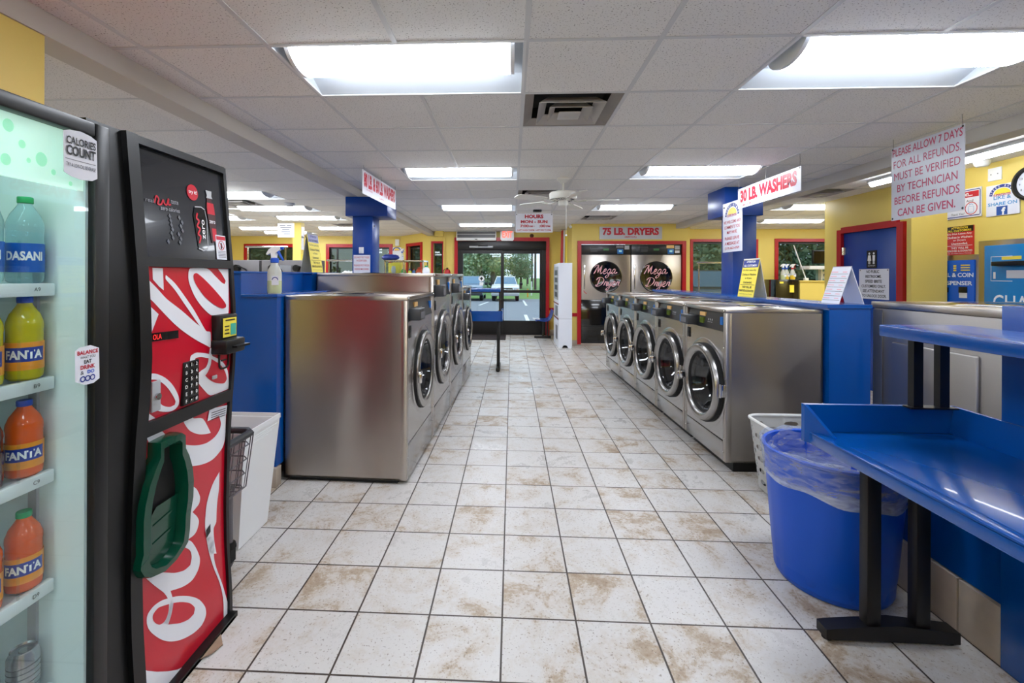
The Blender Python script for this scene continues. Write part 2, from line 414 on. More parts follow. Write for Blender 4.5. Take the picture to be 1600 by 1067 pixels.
# ================================================================== the room
CH = 2.508; G = .6096; GX, GY = .0631, 2.1031
def wall(name, p0, p1, z0, z1, m, holes=(), t=.14):
    """wall from p0 to p1, thickness on the left-hand side of the direction; holes (s0,s1,za,zb)"""
    p0, p1 = V((*p0, 0)), V((*p1, 0)); d = (p1 - p0); ln = d.length; d.normalize(); nn = V((-d.y, d.x, 0))
    ss = sorted({0, ln, *[h[0] for h in holes], *[h[1] for h in holes]}); zz = sorted({z0, z1, *[h[2] for h in holes], *[h[3] for h in holes]})
    b = MB()
    for i in range(len(ss) - 1):
        for j in range(len(zz) - 1):
            sm, zm = (ss[i] + ss[i + 1]) / 2, (zz[j] + zz[j + 1]) / 2
            if any(h[0] < sm < h[1] and h[2] < zm < h[3] for h in holes): continue
            q = [p0 + d * a + V((0, 0, z)) for a, z in ((ss[i], zz[j]), (ss[i + 1], zz[j]), (ss[i + 1], zz[j + 1]), (ss[i], zz[j + 1]))]
            b.poly(q, nn * t)
    bmesh.ops.remove_doubles(b.bm, verts=b.bm.verts[:], dist=1e-5)
    return struct(b.build(name, m, None, False))

# floor
b = MB(); b.box(-8.4, 9.2, -3.2, 12.6, -.08, 0); struct(b.build('floor', tile_mat, None, False))

# lamps and vents positions on the ceiling grid (column, row)
LAMPS = [(GX - 2 * G, k) for k in (-8, -4, 0, 4, 8, 12)] + [(GX + 2 * G, k) for k in (-8, -4, 0, 4, 8)]
LX = -3.2 - 2 * G
LAMPS_L = [(LX, k) for k in (-5, -1, 3, 6, 8, 10, 13)] + [(LX - 3 * G, k) for k in (3, 7, 10, 13, 14.7)]
LAMPS_R = [(4.13, 8), (4.70, 11), (6.6, 8), (6.9, 11)]
VENTS_M = [(GX, 1), (GX, 6), (GX + 2 * G, 10)]
VENTS_O = [(LX + 0.0 * G, 7), (-3.81 + 3 * 0, 13.0 - 1), (3.60, 6)]

def ceiling_zone(name, xs, ys, skip):
    b = MB()
    for i in range(len(xs) - 1):
        for j in range(len(ys) - 1):
            xm, ym = (xs[i] + xs[i + 1]) / 2, (ys[j] + ys[j + 1]) / 2
            if any(a < xm < c and d < ym < e for a, c, d, e in skip): continue
            b.quad((xs[i], ys[j], CH), (xs[i], ys[j + 1], CH), (xs[i + 1], ys[j + 1], CH), (xs[i + 1], ys[j], CH))
    bmesh.ops.remove_doubles(b.bm, verts=b.bm.verts[:], dist=1e-5)
    return struct(b.build(name, ceil_mat, None, False))
def rect_of(x, k, n=2): return (x, x + n * G, GY + k * G, GY + (k + 1) * G)
skips = [rect_of(x, k) for x, k in LAMPS + LAMPS_L + LAMPS_R] + [rect_of(x, k, 1) for x, k in VENTS_M + VENTS_O]
allx = sorted({-8.4, 9.2, *[s[0] for s in skips], *[s[1] for s in skips], *[GX + k * G for k in range(-14, 15)]})
ally = sorted({-3.2, 12.6, *[s[2] for s in skips], *[s[3] for s in skips]})
ceiling_zone('ceiling', allx, ally, skips)
# ceiling grid (T-bars)
b = MB()
def bars(x0, x1, xl, dy0, dy1, sk):
    for x in xl:
        b.box(x - .012, x + .012, dy0, dy1, CH - .0035, CH + .001)
    k = -8
    while GY + k * G < dy1:
        y = GY + k * G
        if y > dy0:
            cuts = sorted([(s[0], s[1]) for s in sk if s[2] + .01 < y < s[3] - .01]); xx = x0
            for a, c in cuts:
                if c > x0 and a < x1:
                    if a > xx: b.box(xx, a, y - .011, y + .011, CH - .003, CH + .001)
                    xx = max(xx, c)
            if xx < x1: b.box(xx, x1, y - .011, y + .011, CH - .003, CH + .001)
        k += 1
lampr = [rect_of(x, k) for x, k in LAMPS]
def seg_bars(x, y0, y1, sk):
    cuts = sorted([(s[2], s[3]) for s in sk if s[0] + .02 < x < s[1] - .02]); yy = y0
    for a, c in cuts:
        if a > yy: b.box(x - .012, x + .012, yy, a, CH - .0035, CH + .001)
        yy = max(yy, c)
    if yy < y1: b.box(x - .012, x + .012, yy, y1, CH - .0035, CH + .001)
for k in range(-3, 6): seg_bars(GX + k * G, -3, 11.1 if GX + k * G < 1.2 else 9.5, skips)
for k in range(-7, 2): seg_bars(LX + k * G, -3, 12.3, skips)
for x in (4.13 - .53, 4.13, 4.74, 5.35, 5.96, 6.57, 7.18): seg_bars(x, 6.85 if x > 4.5 else 5.3, 10.6, skips)
bars(-1.92, 3.34, [], -3, 11.1, skips); bars(-8.2, -2.08, [], -3, 12.4, skips); bars(3.5, 4.5, [], -3, 10.6, skips); bars(4.5, 9, [], 6.85, 10.6, skips)
struct(b.build('trim_1', tbar_mat, None, False))
# soffit beams running the length of the room
b = MB(); b.box(-2.08, -1.92, -3, 11.6, CH - .10, CH + .02); struct(b.build('trim_2', cream, None, False))
b = MB(); b.box(3.34, 3.5, -3, 10.6, CH - .10, CH + .02); struct(b.build('trim_3', cream, None, False))

# walls -----------------------------------------------------------------
wall('wall_left', (-8.2, -3), (-8.2, 12.5), 0, CH, yellow)
wall('wall_left_far', (-8.3, 12.45), (-3.04, 12.45), 0, CH, yellow, [(.92, 2.35, .95, 2.2), (3.25, 4.93, .95, 2.2)])
wall('wall_splay', (-3.04, 12.45), (-1.98, 11.15), 0, CH, yellow, [(.42, 1.15, .9, 2.2)])
wall('wall_front', (-2.0, 11.15), (1.37, 11.15), 0, CH, yellow, [(.07, .30, .9, 2.22), (.66, 2.86, 0, 2.28)])
wall('wall_return', (1.23, 11.15), (1.23, 9.64), 0, CH, yellow)
wall('wall_dryer', (1.23, 9.5), (3.62, 9.5), 0, CH, yellow, [(.17, 2.265, .02, 2.1)])
wall('wall_dryer_side', (3.62, 9.64), (3.62, 10.6), 0, CH, yellow)
wall('wall_right_far', (3.55, 10.6), (9.0, 10.6), 0, CH, yellow, [(.55, 1.93, .9, 2.22), (2.43, 4.2, 1.35, 2.22)])
wall('wall_right', (9.0, 10.7), (9.0, 6.8), 0, CH, yellow)
wall('wall_restroom_back', (9.1, 6.81), (4.641, 6.81), 0, CH, yellow)
wall('wall_restroom', (4.5, 6.81), (4.5, -3), 0, CH, yellow, [(.38, 1.28, 0, 2.02)])
b = MB(); b.box(4.05, 4.40, 4.84, 4.89, 0, CH); struct(b.build('wall_wing', yellow, None, False))
wall('wall_back', (4.64, -3), (-8.3, -3), 0, CH, yellow, [(3.14, 4.44, .0, 2.1)])
wall('wall_pillar_left', (-1.93, 1.8), (-1.93, -3), 0, CH, yellow, t=-.5)
b = MB(); b.box(.2, 1.5, -3.12, -3.06, 0, 2.1); b.box(.12, .2, -3.0, -2.96, 0, 2.18); b.box(1.5, 1.58, -3.0, -2.96, 0, 2.18); b.box(.2, 1.5, -3.0, -2.96, 2.1, 2.18)
struct(b.build('door_3', red, None, False))

# tile skirting
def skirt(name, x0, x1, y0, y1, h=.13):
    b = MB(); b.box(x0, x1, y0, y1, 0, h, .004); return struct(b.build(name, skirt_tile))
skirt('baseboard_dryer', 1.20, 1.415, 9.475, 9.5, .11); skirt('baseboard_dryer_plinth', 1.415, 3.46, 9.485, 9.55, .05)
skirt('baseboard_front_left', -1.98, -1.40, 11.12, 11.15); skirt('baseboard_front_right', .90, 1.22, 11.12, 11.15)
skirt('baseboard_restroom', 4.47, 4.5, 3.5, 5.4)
# red chair rails
b = MB(); b.box(.87, 1.23, 11.13, 11.15, .60, .66); struct(b.build('trim_4', red, None, False))
b = MB(); b.box(1.225, 1.36, 9.48, 9.5, .60, .67); struct(b.build('trim_5', red, None, False))

# windows ------------------------------------------------------------------
def window(name, p0, p1, z0, z1, glass, fw=.09, depth=.1, sub=(), openright=False):
    """red frame around an opening from p0 to p1 (seen from inside), pane set back"""
    p0, p1 = V((*p0, 0)), V((*p1, 0)); d = p1 - p0; w = d.length; d.normalize(); n = V((-d.y, d.x, 0))
    b = MB(); Z = V((0, 0, 1))
    def slab(a0, a1, z_0, z_1, n0, n1): b.poly([p0 + d * a + Z * z - n * n0 for a, z in ((a0, z_0), (a1, z_0), (a1, z_1), (a0, z_1))], n * (n0 + n1))
    slab(-fw, 0, z0 - fw, z1 + fw, .03, depth); slab(w, w + fw, z0 - fw, z1 + fw, .03, depth); slab(0, w, z1, z1 + fw, .03, depth); slab(0, w, z0 - fw, z0, .03, depth)
    o = struct(b.build(name, red, None, False))
    b = MB()
    for a0, a1, z_0, z_1 in ((0, .03, z0, z1), (w - .03, w, z0, z1), (.03, w - .03, z1 - .04, z1), (.03, w - .03, z0, z0 + .03)) + tuple((s * w - .02, s * w + .02, z0 + .03, z1 - .04) for s in sub): slab(a0, a1, z_0, z_1, -depth + .05, depth - .01)
    fr = b.build('inner_frame', black_metal, o, False)
    b = MB(); slab(.02, w - .02, z0 + .02, z1 - .02, -depth + .034, depth - .03); b.build('pane', glass, o, False)
    return o
window('window_1', (-7.38, 12.45), (-5.95, 12.45), .95, 2.2, tint_glass)
window('window_2', (-5.05, 12.45), (-3.37, 12.45), .95, 2.2, tint_glass, sub=(.12,))
dd = V((-1.98 + 3.04, 11.15 - 12.45)).normalized(); q = V((-3.04, 12.45))
window('window_3', q + dd * .42, q + dd * 1.15, .9, 2.2, tint_glass, .08, .12)
window('window_4', (-1.93, 11.15), (-1.70, 11.15), .9, 2.22, tint_glass, .05)
window('window_5', (4.10, 10.6), (5.48, 10.6), .9, 2.22, soft_tint, .06, sub=(.73,))
window('window_6', (5.98, 10.6), (7.75, 10.6), 1.35, 2.22, soft_tint, .07)
# pipe in the corner by the door
b = MB(); b.cyl((-1.66, 11.11, .9), (-1.66, 11.11, 2.5), .016, seg=10); struct(b.build('trim_6', yellow))
# little soffit box beside it
b = MB(); b.box(-1.86, -1.66, 11.0, 11.15, 2.38, CH); struct(b.build('trim_7', yellow, None, False))

# sliding entrance door -------------------------------------------------------
b = MB()
for x0, x1, z0, z1 in ((-1.40, -1.32, 0, 2.36), (.82, .90, 0, 2.36), (-1.32, .82, 2.27, 2.36)): b.box(x0, x1, 11.07, 11.16, z0, z1)
D = struct(b.build('door_1', red, None, False))
b = MB(); b.box(-1.32, .82, 11.06, 11.22, 2.06, 2.27, .006); b.box(-1.32, -1.24, 11.10, 11.22, 0, 2.06); b.box(.72, .82, 11.10, 11.22, 0, 2.06); b.box(-1.32, .82, 11.10, 11.22, 0, .02); b.build('frame', black_metal, D)
for nm, x0, x1, y in (('left', -1.24, -.225, 11.11), ('right', -.245, .72, 11.16)):
    b = MB(); b.box(x0, x0 + .05, y, y + .04, .02, 2.06); b.box(x1 - .045, x1, y, y + .04, .02, 2.06)
    b.box(x0 + .05, x1 - .045, y, y + .04, 1.97, 2.06); b.box(x0 + .05, x1 - .045, y, y + .04, 1.015, 1.085); b.box(x0 + .05, x1 - .045, y, y + .04, .02, .34)
    lf = b.build('door_leaf', black_metal, D, False)
    b = MB(); b.box(x0 + .045, x1 - .04, y + .015, y + .022, .33, 1.02); b.box(x0 + .045, x1 - .04, y + .015, y + .022, 1.08, 1.98); b.build('pane', door_glass, lf, False)
b = MB(); disc2d(b, (-.74, 11.105, 1.36), *YN, 0, 0, .07); k = b.build('round_decal', white_plastic, D, False)
b = MB(); shape2d(b, (-.74, 11.105, 1.36), *YN, [(-.012, -.045), (.012, -.045), (.012, -.02), (.04, -.01), (0, .05), (-.04, -.01), (-.012, -.02)], .003); b.build('arrow', black_ink, k, False)
b = MB(); shape2d(b, (-.74, 11.105, 1.36), *YN, [(-.045, -.17), (.045, -.17), (.045, -.085), (-.045, -.085)], .001); b.build('decal_label', white_plastic, k, False)
b = MB(); b.box(-1.03, -.46, 11.02, 11.06, 2.105, 2.15, .006); s_ = b.build('sensor', lt_grey, D); b = MB(); b.box(-.82, -.58, 10.99, 11.06, 2.14, 2.19, .01); b.build('sensor_cap', black, s_)

# restroom door
b = MB()
for y0, y1, z0, z1 in ((6.43, 6.51, 0, 2.07), (5.44, 5.53, 0, 2.07), (5.53, 6.43, 2.02, 2.10)): b.box(4.46, 4.56, y0, y1, z0, z1)
D2 = struct(b.build('door_2', red, None, False))
b = MB(); b.box(4.50, 4.54, 5.53, 6.43, .01, 2.02, .003); b.build('door_leaf', blue_wall, D2)
b = MB()
for z in (.3, 1.78): b.cyl((4.485, 6.425, z - .05), (4.485, 6.425, z + .05), .012, seg=10); b.box(4.488, 4.50, 6.38, 6.43, z - .05, z + .05)
b.build('hinge', chrome, D2)
b = MB(); b.sphere((4.44, 5.6, 1.0), .03); b.cyl((4.44, 5.6, 1.0), (4.5, 5.6, 1.0), .014, seg=10); b.build('door_knob', chrome, D2)

# blue structural columns
def column(name, x0, x1, y0, y1, cx0, cx1, cy0, cy1, label, top, zb=0):
    t = thing(name, label, 'column', ((x0 + x1) / 2, (y0 + y1) / 2, 0), 'blue columns of the hall')
    b = MB(); b.box(x0, x1, y0, y1, zb, 2.17, .006); b.build('shaft', blue_wall, t)
    b = MB(); b.box(cx0, cx1, cy0, cy1, 2.165, top, .004); b.build('capital', blue_wall, t); return t
cl = column('support_column', -2.0, -1.745, 5.65, 5.95, -2.08, -1.55, 5.62, 6.06, 'blue square column with wide capital rising behind the left washers', CH - .101, 1.4525)
b = MB(); b.box(-1.915, -1.855, 5.64, 5.655, 1.70, 1.78, .004); b.build('switch_plate', white_plastic, cl)
b = MB(); b.cyl((-1.752, 5.72, 2.05), (-1.74, 5.72, 2.05), .012); b.build('screw', black, cl)
column('support_column', 2.66, 2.94, 5.65, 5.95, 2.55, 3.0, 5.62, 6.1, 'blue square column with wide capital rising behind the right washers', CH)
t = thing('wall_pillar', 'narrow yellow pillar with paper notices in the left half of the hall', 'column', (-4.4, 9.27, 0))
b = MB(); b.box(-4.50, -4.33, 9.2, 9.36, 0, CH); b.build('shaft', yellow, t, False)
for z0, z1, w_ in ((2.2, 2.42, .12), (1.95, 2.22, .10), (1.5, 1.86, .12)):
    b = MB(); b.box(-4.329, -4.325, 9.22, 9.22 + w_, z0, z1); b.build('paper_notice', sign_white if z0 > 1.9 else card_yellow, t, False)
# ================================================================== ceiling fittings
pan_mat = noisy(mat('grey_reflector', (186, 192, 198), .35), 4, .02)
def make_lamp():
    t = thing('ceiling_light', '', 'ceiling light')
    w, d = 2 * G, G; h = .055
    b = MB()   # pan: open box above the ceiling line with sloping long sides
    e = .012
    b.quad((e, e, 0), (w - e, e, 0), (w - e, .05, h), (e, .05, h)); b.quad((e, d - e, 0), (w - e, d - e, 0), (w - e, .46, h), (e, .46, h))
    b.quad((e, .05, h), (w - e, .05, h), (w - e, .46, h), (e, .46, h))
    b.flat([(e, e, 0), (e, .05, h), (e, .46, h), (e, d - e, 0)]); b.flat([(w - e, e, 0), (w - e, .05, h), (w - e, .46, h), (w - e, d - e, 0)])
    b.build('reflector', pan_mat, t, False)
    b = MB()
    for x0, x1, y0, y1 in ((0, w, 0, .014), (0, w, d - .014, d), (0, .014, 0, d), (w - .014, w, 0, d)): b.box(x0, x1, y0, y1, -.004, .004)
    b.build('frame', white_paint, t, False)
    b = MB(); n = 12; pr = [(.20 - .165 * math.cos(PI * k / n), h - .005 - .095 * math.sin(PI * k / n)) for k in range(n + 1)]
    b.poly([(.075, y, z) for y, z in pr], (w - .15, 0, 0)); b.build('lens', lens_mat, t)
    for x in (.055, w - .075):
        b = MB(); pr2 = [(.20 - .167 * math.cos(PI * k / n), h - .003 - .097 * math.sin(PI * k / n)) for k in range(n + 1)]
        b.poly([(x, y, z) for y, z in pr2], (.02, 0, 0)); b.build('end_cap', white_plastic, t)
    return t
lamp0 = make_lamp(); first = [True]
def put_lamp(x, k, label, group):
    if first[0]: o = lamp0; first[0] = False; o['label'] = label; o['group'] = group; o.location = (x, GY + k * G, CH)
    else: o = dup(lamp0, (x, GY + k * G, CH), 0, label, group)
nm = {-8: 'far behind the camera', -4: 'just behind the camera', 0: 'nearest the camera', 4: 'second from the camera', 8: 'third from the camera', 12: 'over the entrance, fourth from the camera'}
for i, (x, k) in enumerate(LAMPS):
    put_lamp(x, k, 'lit ceiling light over the aisle, %s row, %s' % ('left' if x < 0 else 'right', nm[k]), 'ceiling lights over the aisle')
for i, (x, k) in enumerate(LAMPS_L):
    put_lamp(x, k, 'lit ceiling light left of the soffit beam, %s column, number %d from the camera' % (('inner', i + 1) if i < 7 else ('outer', i - 6)), 'ceiling lights in the left half')
for i, (x, k) in enumerate(LAMPS_R):
    put_lamp(x, k, 'lit ceiling light right of the right beam, ' + ['left one of the nearer row', 'left one of the further row', 'right one of the nearer row', 'right one of the further row'][i], 'ceiling lights in the right half')
# strip light along the right-hand wall
t = thing('strip_light', 'long lit strip light on the ceiling along the right yellow wall', 'ceiling light', (4.0, 3.0, CH))
b = MB(); b.box(3.95, 4.04, .4, 5.3, CH - .03, CH); b.build('housing', white_paint, t)
b = MB(); b.poly([(3.962 + .066 * (.5 - .5 * math.cos(PI * k / 8)), .42, CH - .03 - .045 * math.sin(PI * k / 8)) for k in range(9)], (0, 4.86, 0)); b.build('lens', lens_mat, t)

vent_dust = noisy(mat('dusty_vent_metal', (150, 143, 136), .5), 5, .25)
vent_clean = noisy(mat('vent_cone', (182, 178, 174), .45), 6, .1)
vent_dark = mat('vent_throat', (18, 16, 15), .8)
def make_vent():
    t = thing('ceiling_vent', '', 'vent')
    def ring(o0, z0, o1, z1, nm, m, par):
        b = MB(); c = G / 2
        def sq(o, z): return [(c - o, c - o, z), (c + o, c - o, z), (c + o, c + o, z), (c - o, c + o, z)]
        A, B = sq(o0, z0), sq(o1, z1); A2, B2 = sq(o0, z0 + .004), sq(o1, z1 + .004)
        for i in range(4):
            j = (i + 1) % 4; b.quad(A[i], A[j], B[j], B[i]); b.quad(A2[i], B2[i], B2[j], A2[j]); b.quad(A[i], A2[i], A2[j], A[j]); b.quad(B[i], B[j], B2[j], B2[i])
        return b.build(nm, m, par, False)
    ring(.30, -.002, .235, .035, 'frame', vent_dust, t)
    ring(.205, -.022, .15, .03, 'outer_cone', vent_clean, t); ring(.135, -.026, .09, .02, 'inner_cone', vent_clean, t)
    b = MB(); c = G / 2; b.box(c - .07, c + .07, c - .07, c + .07, -.034, -.026, .004); b.build('centre_plate', vent_clean, t)
    b = MB(); b.box(c - .3, c + .3, c - .3, c + .3, .11, .12); b.build('throat', vent_dark, t, False)
    b = MB()
    for a, bb in (((c - .235, c - .235), (c + .235, c - .235)), ((c + .235, c - .235), (c + .235, c + .235)), ((c + .235, c + .235), (c - .235, c + .235)), ((c - .235, c + .235), (c - .235, c - .235))):
        b.quad((*a, .035), (*bb, .035), (*bb, .11), (*a, .11))
    b.build('collar', vent_dark, t, False)
    return t
vent0 = make_vent()
vl = ['dusty square ceiling vent beside the nearest aisle lights', 'square ceiling vent above the ceiling fan', 'square ceiling vent in front of the dryer wall',
      'square ceiling vent in the left half, near the left fan', 'square ceiling vent in the far part of the left half', 'square ceiling vent over the right half by the yellow wall']
for i, (x, k) in enumerate(VENTS_M + VENTS_O):
    if i == 0: vent0.location = (x, GY + k * G, CH); vent0['label'] = vl[0]
    else: dup(vent0, (x, GY + k * G, CH), 0, vl[i])

fan_white = noisy(mat('fan_enamel', (222, 222, 216), .35), 5, .04)
def make_fan(loc, rot, label):
    t = thing('ceiling_fan', label, 'ceiling fan')
    b = MB(); b.lathe([(0, 0), (.072, 0), (.07, -.02), (.03, -.055), (0, -.055)], seg=24); b.build('canopy', fan_white, t)
    b = MB(); b.cyl((0, 0, -.05), (0, 0, -.15), .013, seg=12); b.build('downrod', fan_white, t)
    b = MB(); b.lathe([(0, -.14), (.06, -.142), (.135, -.155), (.15, -.17), (.15, -.215), (.14, -.235), (.06, -.245), (0, -.245)], seg=36); mo = b.build('motor', fan_white, t)
    b = MB()
    for k in range(24):
        a = 2 * PI * k / 24; b.box(-.004, .004, .09, .125, -.2445, -.24); b.xf(M.Identity(4))
        for v in b.bm.verts[-8:]: v.co = M.Rotation(a, 4, 'Z') @ v.co
    b.build('vent_slots', dark_grey, mo, False)
    b = MB(); b.lathe([(0, -.245), (.05, -.245), (.055, -.265), (.05, -.30), (.03, -.31), (0, -.31)], seg=24); b.build('switch_housing', fan_white, t)
    b = MB(); b.tube([(.03, -.045, -.3), (.03, -.047, -.62)], .0022, 6); b.sphere((.03, -.047, -.635), .012, 10); b.build('pull_chain', white_plastic, t)
    for k in range(5):
        a = rot + k * 2 * PI / 5; R = M.Rotation(a, 4, 'Z')
        b = MB(); b.tube([(.09, 0, -.235), (.15, 0, -.262), (.2, 0, -.258), (.25, 0, -.252)], [.011, .009, .009, .012], 8)
        b.box(.2, .27, -.03, .03, -.256, -.25, .002); b.xf(R); b.build('blade_iron', fan_white, t)
        b = MB(); P = [(.23, -.05), (.5, -.066), (.575, -.06), (.6, -.035), (.6, .035), (.575, .06), (.5, .066), (.23, .05)]
        b.poly([(x, y, -.252 + y * .2) for x, y in P], (0, 0, .006)); b.xf(R); b.build('blade', fan_white, t)
    t.location = loc; return t
make_fan((.56, 5.08, CH), math.radians(-78), 'white five-blade ceiling fan hanging over the middle of the aisle')
make_fan((-3.95, 5.55, CH), math.radians(10), 'white five-blade ceiling fan hanging in the left half of the hall')

# ================================================================== washers
panel_black = noisy(mat('control_panel_black', (26, 28, 32), .3), 6, .1)
sticker_y = noisy(mat('orange_price_sticker', (236, 190, 120), .4), 9, .08)
lcd_green = mat('lcd_green', (92, 110, 40), .25)
lcd_blue = mat('blue_sticker', (30, 110, 190), .3)
def make_washer(w, d, H, zp0, zp1, zs, cx, cz, R, kick, name='washer', bright=False, coin_dx=.03, pf=1.0):
    """front-load washer; local x across the front (viewer's left = 0), front at y = 0 facing -y"""
    t = thing('front_load_washer', '', 'washer')
    fm = stainless_front
    b = MB()
    for x in (.004, w - .016): b.box(x, x + .012, .03, d, kick, H - .026)
    b.box(.004, w - .004, d - .012, d, kick, H - .026); b.box(.004, w - .004, .03, d, kick, kick + .012); b.box(.006, w - .006, .03, d, H - .05, H - .03)
    b.build('cabinet', stainless, t)
    for x in (.003, w - .043):
        b = MB(); b.box(x, x + .04, 0, .045, kick, H - .03, .004); b.build('corner_post', stainless, t)
    r = R * .80
    b = MB(); b.plate_hole(.043, w - .043, zs + .003, zp0 - .003, .003, cx, cz, r)
    b.box(.043, w - .043, .004, .03, zp0 - .006, zp0 - .002); b.build('front_panel', fm, t, True)
    b = MB(); b.lathe([(R * 1.02, 0), (R * 1.13, 0), (R * 1.17, .004)], (cx, -.001, cz), 'Y', 48); b.build('embossed_ring', fm, t)
    b = MB(); b.box(.043, w - .043, 0, .03, kick, zs - .003, .004); b.build('lower_panel', fm, t)
    b = MB(); b.box(.03, w - .03, .07, d - .03, 0, kick); b.build('plinth', black, t)
    b = MB(); b.poly([(.043, .0, zp0), (.043, .03, zp1), (.043, .06, zp1), (.043, .06, zp0)], (w - .086, 0, 0)); cp = b.build('control_panel', panel_black, t)
    def on(z): return .03 * (z - zp0) / (zp1 - zp0)
    zc = (zp0 + zp1) / 2; hp = zp1 - zp0
    b = MB(); b.box(.045 + coin_dx, .20 + coin_dx, -.075, .03, zp0 + .005, zp0 + hp * .62, .008); cb = b.build('coin_box', dark_grey, t)
    b = MB(); b.box(.06 + coin_dx, .17 + coin_dx, -.077, -.074, zp0 + .02, zp0 + hp * .45); b.build('coin_plate', grey_plastic, cb)
    if not bright and H < 1.25:
        b = MB(); b.box(.047 + coin_dx, .062 + coin_dx, -.0775, -.074, zp0 + .015, zp0 + hp * .55); b.build('blue_sticker', lcd_blue, cb)
    x0 = .235 + coin_dx
    b = MB(); b.box(x0, x0 + .095, on(zc + .02) - .006, on(zp1), zc + .018, zp1 - .02); b.build('price_sticker', sticker_y, cp)
    b = MB(); b.box(x0 + .02, x0 + .09, on(zp0) + .002, on(zc), zp0 + .03, zc + .008); b.build('display', lcd_green, cp)
    b = MB(); b.box(w - .10, w - .06, on(zp0 + .03) - .002, on(zc + .04), zp0 + .045, zc + .035); b.build('badge', lcd_blue, cp)
    u = V((1, 0, 0)); vv = V((0, .03, hp)).normalized()
    b = MB(); c0 = V((0, 0, zp0))
    for i in range(3): disc2d(b, c0, u, vv, x0 + .16 + i * .03, hp * .5, .009, .003, 14)
    for i in range(3): stroke2d(b, c0, u, vv, [(x0 + .15 + i * .03, hp * .36), (x0 + .17 + i * .03, hp * .36)], .005, .003)
    b.build('buttons', lt_grey, cp, False)
    # lid
    b = MB(); b.box(0, w, -.004, d, H - .03, H, .006); lid = b.build('top_lid', stainless, t)
    b = MB(); b.lathe([(0, .006), (.13, .006), (.15, .003), (.155, 0)], (w * .5, d * .62, H), 'Z', 36); b.build('soap_hatch', black_gloss, lid)
    b = MB()
    for x in (.02, w - .02): b.sphere((x, -.006, H - .015), .007, 8)
    b.build('screw', chrome, lid)
    # lock plate, bolts
    b = MB(); b.box(.055, .105, -.004, .006, zp0 - .115, zp0 - .03, .003); lk = b.build('lock_plate', black, t)
    b = MB(); b.cyl((.08, -.008, zp0 - .07), (.08, 0, zp0 - .07), .011, seg=14); b.build('lock_barrel', dark_grey, lk)
    b = MB()
    for x in (.028, w - .028):
        for z in (zs + .03, zs - .08, zp0 - .12): b.sphere((x, -.001, z), .006, 8)
    b.build('bolt', chrome, t)
    # door
    o = V((cx, 0, cz))
    b = MB(); b.lathe([(R * 1.03, .0), (R * 1.03, -.028 * pf), (R * .99, -.034 * pf), (R * .97, -.02 * pf)], o, 'Y', 56); b.build('door_gasket', rubber, t)
    b = MB(); b.lathe([(R, -.022 * pf), (R, -.05 * pf), (R * .97, -.066 * pf), (R * .92, -.072 * pf), (R * .84, -.064 * pf), (R * .79, -.045 * pf), (R * .76, -.02 * pf), (R * .74, -.01 * pf)], o, 'Y', 64); dr = b.build('door_ring', ring_steel, t)
    b = MB(); b.lathe([(R * .79, -.040 * pf), (R * .755, -.035 * pf), (R * .72, -.02), (R * .70, .0), (R * .72, .02)], o, 'Y', 56); b.build('inner_gasket', rubber if not bright else ring_steel, dr)
    b = MB(); b.lathe([(R * .745, -.03 * pf), (R * .70, -.012), (R * .62, .05), (R * .5, .085), (0, .09)], o, 'Y', 48); b.build('window', porthole_glass, dr)
    b = MB(); b.box(cx - R - .012, cx - R + .05, -.10 * pf, -.045 * pf, cz - .03, cz + .03, .006); b.box(cx - R - .02, cx - R + .0, -.115 * pf, -.06 * pf, cz - .05, cz + .02, .006); b.build('latch_handle', chrome, dr)
    b = MB(); b.cyl((cx + R + .010, -.026, cz - .05), (cx + R + .010, -.026, cz + .05), .010, seg=12); b.box(cx + R - .005, cx + R + .022, -.022, 0, cz - .045, cz + .045, .003); b.build('hinge', chrome, t)
    # drum
    b = MB(); b.lathe([(r, .003), (r * .98, .03), (r * .98, min(d - .12, .42)), (0, min(d - .12, .42) + .01)], o, 'Y', 48); dm = b.build('drum', drum_steel, t)
    b = MB()
    for k in range(3):
        a = k * 2 * PI / 3 + .5; b.tube([(cx + math.cos(a) * r * .9, .06, cz + math.sin(a) * r * .9), (cx + math.cos(a) * r * .9, .38, cz + math.sin(a) * r * .9)], .035, 8)
    b.lathe([(.07, .405), (.05, .385), (0, .38)], o, 'Y', 20)
    b.build('drum_lifter', drum_steel, dm)
    return t
# right row -- five 30 lb washers facing the aisle
AR = math.radians(-1.85); WR = .729
w30 = make_washer(.724, .70, 1.192, 1.024, 1.162, .222, .385, .59, .30, .075, pf=.85)
ordn = ['nearest the camera', 'second from the camera', 'middle one', 'fourth from the camera', 'furthest, beside the dryers']
for i in range(5):
    y = 3.393 + WR * (i + 1); x = 1.555 - math.tan(math.radians(1.85)) * (y - 3.393)
    lab = 'stainless 30 lb front-load washer in the right row, ' + ordn[i]
    if i == 0: w30.location = (x, y, 0); w30.rotation_euler = (0, 0, -PI / 2 - AR * -1 * -1 * -1); w30['label'] = lab; w30['group'] = 'washers in the right row'; o = w30
    else: o = dup(w30, (x, y, 0), 0, lab, 'washers in the right row')
    o.rotation_euler = (0, 0, -PI / 2 + math.radians(1.85))
